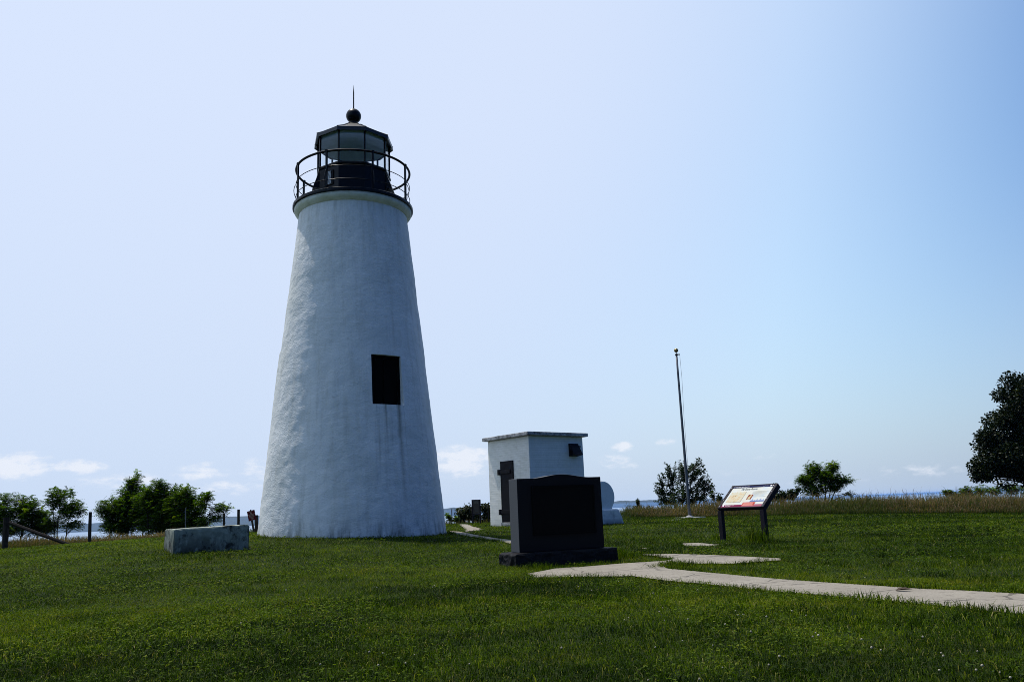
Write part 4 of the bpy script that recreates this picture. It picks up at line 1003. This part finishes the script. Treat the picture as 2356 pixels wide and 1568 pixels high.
ex = ex+rng.normal(0, .035, len(ex)); ey = ey+rng.normal(0, .035, len(ey)); tuf = vnoise(ex, ey, 2.6, 41); ok = (~on_path(ex, ey, .012))&(tuf+.3*rng.random(len(ex)) > .62); ex, ey, tuf = ex[ok], ey[ok], tuf[ok]
n = len(ex); v, f, t, _ = blades(ex, ey, rng.uniform(.03, .10, n)*(.40+.9*tuf), rng.uniform(.004, .008, n), rng.uniform(.1, .8, n), rng, 2, np.clip(rng.normal(.45, .2, n), 0, .92))
Vs.append(v); Ts.append(t); Fs += [q_+off for q_ in f]; off += len(v)
# coarse dark bunches of longer grass, thickest on the near right
nb_ = 900; bx = rng.uniform(-7, 12, nb_); by = 2.8+13*rng.random(nb_)**1.3
keep = (np.abs(bx) < .72*by+1)&(rng.random(nb_) < np.clip(.18+.14*(bx+1)-.02*by, .06, 1))&~on_path(bx, by, .05); bx, by = bx[keep], by[keep]
nk = rng.integers(18, 60, len(bx)); rad_ = rng.uniform(.03, .10, len(bx)); ix = np.repeat(np.arange(len(bx)), nk)
cx_ = bx[ix]+rng.normal(0, 1, len(ix))*rad_[ix]; cy_ = by[ix]+rng.normal(0, 1, len(ix))*rad_[ix]; ok = ~on_path(cx_, cy_, .01); cx_, cy_, ix = cx_[ok], cy_[ok], ix[ok]; n = len(ix)
tb = rng.uniform(.02, .38, len(bx)); v, f, t, _ = blades(cx_, cy_, rng.uniform(.05, .115, n), rng.uniform(.004, .0085, n), rng.uniform(.3, 1.3, n), rng, 2, np.where(rng.random(n) < .06, rng.uniform(.9, 1, n), np.clip(tb[ix]+rng.normal(0, .12, n), 0, .9)))
Vs.append(v); Ts.append(t); Fs += [q_+off for q_ in f]; off += len(v)
print('lawn verts', off)
tag(np_mesh('lawn_grass', np.concatenate(Vs), Fs, M_lawn, None, {'tint': np.concatenate(Ts)}), 'short mown green grass with clover covering the lawn', 'grass', kind='stuff')

# clover leaves in loose patches through the turf
Vc = []; Tc = []
for y0, y1, dens, sz in ((2.8, 6, 380, .011), (6, 10, 420, .013), (10, 16, 260, .018), (16, 24, 90, .026)):
    x, y = sample(y0, y1, dens); k = (.55*vnoise(x, y, 1.3, 51)+.45*vnoise(x, y, .5, 52)) > .47; x, y = x[k], y[k]; n = len(x); z = gz(x, y)+rng.uniform(.018, .05, n)
    c0 = np.stack([x, y, z], 1); a0 = rng.uniform(0, 2*math.pi, n); tn = np.clip(.55+.3*(vnoise(x, y, .8, 7)-.5)+rng.normal(0, .16, n), .1, .92)
    for q in range(3):
        a = a0+q*2.094; d = unit(np.stack([np.cos(a), np.sin(a), rng.normal(.05, .3, n)], 1)); nr = unit(np.array([0, 0, 1.])+rng.normal(0, .35, (n, 3)))
        Vc.append(leaf_quads(c0, d, nr, sz*rng.uniform(.8, 1.3, n), sz*rng.uniform(.8, 1.2, n))); Tc.append(np.repeat(tn, 4))
Vc = np.concatenate(Vc); print('clover leaves', len(Vc)//4)
tag(np_mesh('clover_leaves', Vc, [np.arange(len(Vc)).reshape(-1, 4)], M_lawn, None, {'tint': np.concatenate(Tc)}), 'low clover leaves growing in patches through the lawn grass', 'clover', kind='stuff')

# tufts of coarse grass (at posts, block, monument, kerbs)
def tuft(px, py, label, n, rad, h, w=.006, name='grass_tuft', group='tall grass tufts left by the mower', pt=None, bright=.5):
    c = pt or G(px, py); x = rng.normal(0, rad, n); y = rng.normal(0, rad, n); z = gz(x+c.x, y+c.y)-c.z
    hh = h*rng.uniform(.35, 1.1, n)*np.clip(1.2-np.hypot(x, y)/(rad*3), .3, 1)
    v, f, t, _ = blades(x, y, hh, np.full(n, w)*rng.uniform(.6, 1.3, n), rng.uniform(.2, .9, n), rng, 2, np.clip(rng.normal(bright, .2, n), 0, .95), z)
    v[0::5, 2] -= .03; v[1::5, 2] -= .03; od = np.argsort(np.arctan2(y, x))*5    # roots knit together below the turf
    f.append(np.stack([od[:-1], od[:-1]+1, od[1:]], 1))
    o = np_mesh(name, v, f, M_lawn, None, {'tint': t}); o.location = c; tag(o, label, 'grass tuft', group); return o
tuft(1663, 1243, 'tall grass tuft at the left post of the panel sign', 150, .11, .34, .008)
tuft(1742, 1249, 'big dark grass tuft at the right post of the panel sign', 420, .17, .46, .009)
tuft(1430, 1284, 'green grass tuft at the right end of the monument base', 420, .13, .24, .008)
tuft(1180, 1296, 'weedy tuft at the left end of the monument base', 260, .10, .18, .007)
tuft(390, 1262, 'bright grass tuft at the left end of the concrete block', 130, .13, .30, .009, bright=.75)
tuft(1240, 1308, 'low grass tuft in front of the monument base', 320, .16, .13, .006)
tuft(1545, 1304, 'thick grass tuft growing at the inner corner of the path fork', 700, .16, .12, .006, bright=.6)

# tall meadow grass along the bluff edge
def meadow(zones, name, label):
    Vs = []; Fs = []; Ts = []; off = 0
    for x0, x1, dep, dens, hlo, hhi, gmix, w in zones:
        n = int((x1-x0)*dep*dens); x = rng.uniform(x0, x1, n); y = lawn_edge(x)+dep*rng.random(n)**1.4+.25*(vnoise(x, x*0, 1.5, 9)-.5)
        pt = vnoise(x, y, .5, 21)*.6+vnoise(x, y, 1.7, 22)*.4
        h = rng.uniform(hlo, hhi, n)*(.45+1.1*pt); h *= np.clip(.35+(y-lawn_edge(x))/1.6, .3, 1); h = np.where(rng.random(n) < .04, h*1.35, h)
        col = np.clip((vnoise(x, y, .3, 23)-.5)*1.5+.45+rng.normal(0, .2, n), .0, 1); green = rng.random(n) < gmix
        a = rng.uniform(0, 2*math.pi, n); lean = rng.uniform(.1, .55, n); la = rng.normal(.5, 1.4, n)
        p = np.stack([x, y, gz(x, y)-.01], 1); s = np.stack([np.cos(a), np.sin(a), 0*a], 1)*(w*rng.uniform(.6, 1.3, n)*.5)[:, None]
        l = np.stack([np.cos(la), np.sin(la), 0*a], 1)*(h*lean)[:, None]; up = np.array([0, 0, 1.])
        m1 = p+l*.15+up*(h*.45)[:, None]; m2 = p+l*.5+up*(h*.8)[:, None]; t = p+l+up*(h*(1-.25*lean))[:, None]
        seed = np.where(green, .7, 1.5)[:, None]
        v = np.stack([p-s, p+s, m1+s*.8, m1-s*.8, m2+s*.6*seed, m2-s*.6*seed, t], 1).reshape(-1, 3); b = np.arange(n)*7+off
        Fs += [np.stack([b, b+1, b+2, b+3], 1), np.stack([b+3, b+2, b+4, b+5], 1), np.stack([b+5, b+4, b+6], 1)]
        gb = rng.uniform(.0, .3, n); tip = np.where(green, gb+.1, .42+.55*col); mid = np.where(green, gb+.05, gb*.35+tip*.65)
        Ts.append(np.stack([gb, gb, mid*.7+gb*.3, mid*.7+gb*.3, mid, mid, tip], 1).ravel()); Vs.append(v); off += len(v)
    print(name, off)
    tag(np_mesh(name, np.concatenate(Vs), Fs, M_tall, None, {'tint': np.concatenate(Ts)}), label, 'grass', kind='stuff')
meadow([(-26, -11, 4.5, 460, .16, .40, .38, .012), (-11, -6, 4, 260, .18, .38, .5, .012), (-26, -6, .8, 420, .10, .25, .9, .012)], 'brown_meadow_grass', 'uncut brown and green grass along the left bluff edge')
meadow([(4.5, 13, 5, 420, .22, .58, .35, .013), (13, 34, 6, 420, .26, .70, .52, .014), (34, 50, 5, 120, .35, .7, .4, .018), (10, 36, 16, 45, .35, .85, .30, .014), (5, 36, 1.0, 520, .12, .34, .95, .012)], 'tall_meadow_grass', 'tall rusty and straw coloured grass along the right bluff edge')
meadow([(-6, 4.5, 4, 90, .12, .3, .6, .012)], 'overlook_grass', 'sparse rough grass at the bluff edge behind the lighthouse')

# clover heads
mb = MB(); cnt = 0
for y0, y1, dens in ((3.2, 6, 6), (6, 10, 3), (10, 16, .8)):
    x, y = sample(y0, y1, dens, .5); keep = vnoise(x, y, .9, 31)+.25*np.clip(x, -2, 3)/3 > .45; x, y = x[keep], y[keep]; z = gz(x, y)
    for a, b, c in zip(x, y, z):
        r_ = random.uniform(.004, .0075); h = random.uniform(.035, .065); s = (a, b, c+h)
        mb.lathe([(r_*.35, -r_*.8), (r_, -r_*.15), (r_*.8, r_*.55), (r_*.2, r_*.9)], 7, random.random(), True, True, s); cnt += 1
print('clover', cnt)
tag(mb.build('clover_flowers', plain('clover_white', (.30, .27, .20), .8, .4, 60)), 'small white clover heads scattered through the lawn', 'clover', kind='stuff')

# dry leaf lying on the path
q = G(2080, 1364)
mb = MB(); mb.add([(-.07, 0, .0), (-.03, .028, .018), (.03, .024, .022), (.075, .0, .006), (.03, -.026, .012), (-.03, -.03, .016), (0, 0, .004)], [(0,1,6), (1,2,6), (2,3,6), (3,4,6), (4,5,6), (5,0,6)])
o = mb.build('dry_leaf', M_deadleaf); o.location = q+Vector((0, 0, .024)); tag(o, 'curled brown dry leaf lying on the pale path', 'leaf')

# ------------------------------------------------------------------ air
m = bpy.data.materials.new('haze_air'); m.use_nodes = True; nt = m.node_tree; nt.nodes.clear()
out = nt.nodes.new('ShaderNodeOutputMaterial'); pv = nt.nodes.new('ShaderNodeVolumePrincipled')
pv.inputs['Color'].default_value = (.29, .54, 1.0, 1); pv.inputs['Density'].default_value = 4.6e-5; pv.inputs['Anisotropy'].default_value = .2
nt.links.new(pv.outputs[0], out.inputs['Volume'])
mb = MB(); mb.box((-39000, -38500, -40), (39000, 39000, 16.5)); tag(mb.build('haze', m), 'pale blue summer haze over the bay', 'haze', kind='stuff')

# ------------------------------------------------------------------ sky and sun
SAZ, SEL = R(-51), R(69)
w = bpy.data.worlds.new('World'); SC.world = w; w.use_nodes = True; nt = w.node_tree; bg = nt.nodes['Background']
sky = nt.nodes.new('ShaderNodeTexSky'); sky.sky_type = 'NISHITA'; sky.sun_disc = False; sky.sun_elevation = SEL; sky.sun_rotation = SAZ
sky.dust_density = 2.6; sky.air_density = 1.15; sky.ozone_density = 2.2; sky.altitude = 30
gen = N(nt, 'ShaderNodeTexCoord').outputs['Generated']; sep = N(nt, 'ShaderNodeSeparateXYZ'); nt.links.new(gen, sep.inputs[0])
el = math_(nt, 'ARCSINE', sep.outputs[2]); az = math_(nt, 'ARCTAN2', sep.outputs[0], sep.outputs[1])
def toward(azd, eld):
    v = N(nt, 'ShaderNodeVectorMath'); v.operation = 'DOT_PRODUCT'; nt.links.new(gen, v.inputs[0])
    v.inputs[1].default_value = (math.sin(R(azd))*math.cos(R(eld)), math.cos(R(azd))*math.cos(R(eld)), math.sin(R(eld))); return v.outputs['Value']
# the sky away from the sun is a deep clear blue, the sunward half is milky with humidity
f = toward(-55, 15)
col = mixc(nt, 1, sky.outputs[0], ramp(nt, math_(nt, 'ADD', math_(nt, 'MULTIPLY', f, .5), .5), [(.25, (.15, .29, .60)), (.48, (.48, .70, .98)), (.66, (1.14, 1.40, 1.40)), (.85, (1.15, 1.25, 1.3))]), 'MULTIPLY')
glow = ramp(nt, toward(-34, 36), [(.42, (0,0,0)), (.90, (1,1,1))], 'EASE')
col = mixc(nt, math_(nt, 'MULTIPLY', glow, .93), col, (4.62, 5.25, 6.55))
side = ramp(nt, toward(-112, 26), [(.30, (0,0,0)), (.90, (1,1,1))], 'EASE')
col = mixc(nt, math_(nt, 'MULTIPLY', side, .04), col, (7.6, 7.8, 8.2))
veil = math_(nt, 'POWER', math_(nt, 'SUBTRACT', 1, math_(nt, 'DIVIDE', math_(nt, 'ABSOLUTE', el), .5), clamp=True), 1.6)
front = ramp(nt, toward(-15, 0), [(-.0, (0,0,0)), (.85, (1,1,1))])
col = mixc(nt, math_(nt, 'MULTIPLY', math_(nt, 'MULTIPLY', veil, front), .85), col, (3.9, 4.75, 6.1))
# fair-weather clouds low over the bay
cmb = N(nt, 'ShaderNodeCombineXYZ'); nt.links.new(az, cmb.inputs[0]); nt.links.new(math_(nt, 'MULTIPLY', el, 2.2), cmb.inputs[1])
n1 = tex(nt, 42, 8, .62, cmb.outputs[0])
def blob(px, py, rx, ry, s):
    d = (P(px, py, 1)-EYE).normalized(); a0 = math.atan2(d.x, d.y); e0 = math.asin(d.z)
    dx = math_(nt, 'DIVIDE', math_(nt, 'SUBTRACT', az, a0), rx/FPX); dy = math_(nt, 'DIVIDE', math_(nt, 'SUBTRACT', el, e0), ry/FPX)
    q = math_(nt, 'ADD', math_(nt, 'MULTIPLY', dx, dx), math_(nt, 'MULTIPLY', dy, dy))
    return math_(nt, 'MULTIPLY', math_(nt, 'SUBTRACT', 1, q, clamp=True), s)
blobs = [(45,1070,75,34,1.0), (185,1073,62,20,.9), (300,1105,120,26,.55), (470,1085,70,26,.7), (520,1120,90,22,.6), (590,1080,60,30,.6), (1060,1062,90,48,1.0), (1110,1045,45,26,.8), (1432,1027,34,14,.9), (1410,1062,50,20,.6), (1540,1015,40,12,.5), (1445,1072,40,12,.5), (1760,1050,30,10,.5), (2130,1080,110,20,.45), (1900,1105,120,16,.3), (1700,1095,120,22,.3)]
tot = None
for bl in blobs:
    v = blob(*bl); tot = v if tot is None else math_(nt, 'MAXIMUM', tot, v)
cov = math_(nt, 'MULTIPLY', math_(nt, 'ADD', math_(nt, 'MULTIPLY', math_(nt, 'SUBTRACT', n1, .5), 4.2), math_(nt, 'MULTIPLY', tot, 1.15)), math_(nt, 'POWER', tot, .55))
cm = ramp(nt, cov, [(.05, (0,0,0)), (1.0, (1,1,1))], 'EASE')
col = mixc(nt, math_(nt, 'MULTIPLY', cm, .82), col, (5.7, 5.95, 6.5))
nt.links.new(col, bg.inputs[0]); bg.inputs[1].default_value = .15
sun = bpy.data.lights.new('sun', 'SUN'); sun.energy = 4.2; sun.angle = R(.53); sun.color = (1, .95, .87)
so = bpy.data.objects.new('sun', sun); C.objects.link(so)
sd = Vector((math.sin(SAZ)*math.cos(SEL), math.cos(SAZ)*math.cos(SEL), math.sin(SEL)))
so.rotation_euler = (-sd).to_track_quat('-Z', 'Y').to_euler(); so.location = sd*40

SC.view_settings.view_transform = 'Standard'; SC.view_settings.look = 'None'; SC.view_settings.gamma = 1; SC.view_settings.exposure = 0.0
SC.cycles.filter_width = .9; SC.cycles.max_bounces = 8; SC.cycles.transparent_max_bounces = 12; SC.cycles.volume_bounces = 2
SC.cycles.use_denoising = True; SC.cycles.denoising_prefilter = 'NONE'
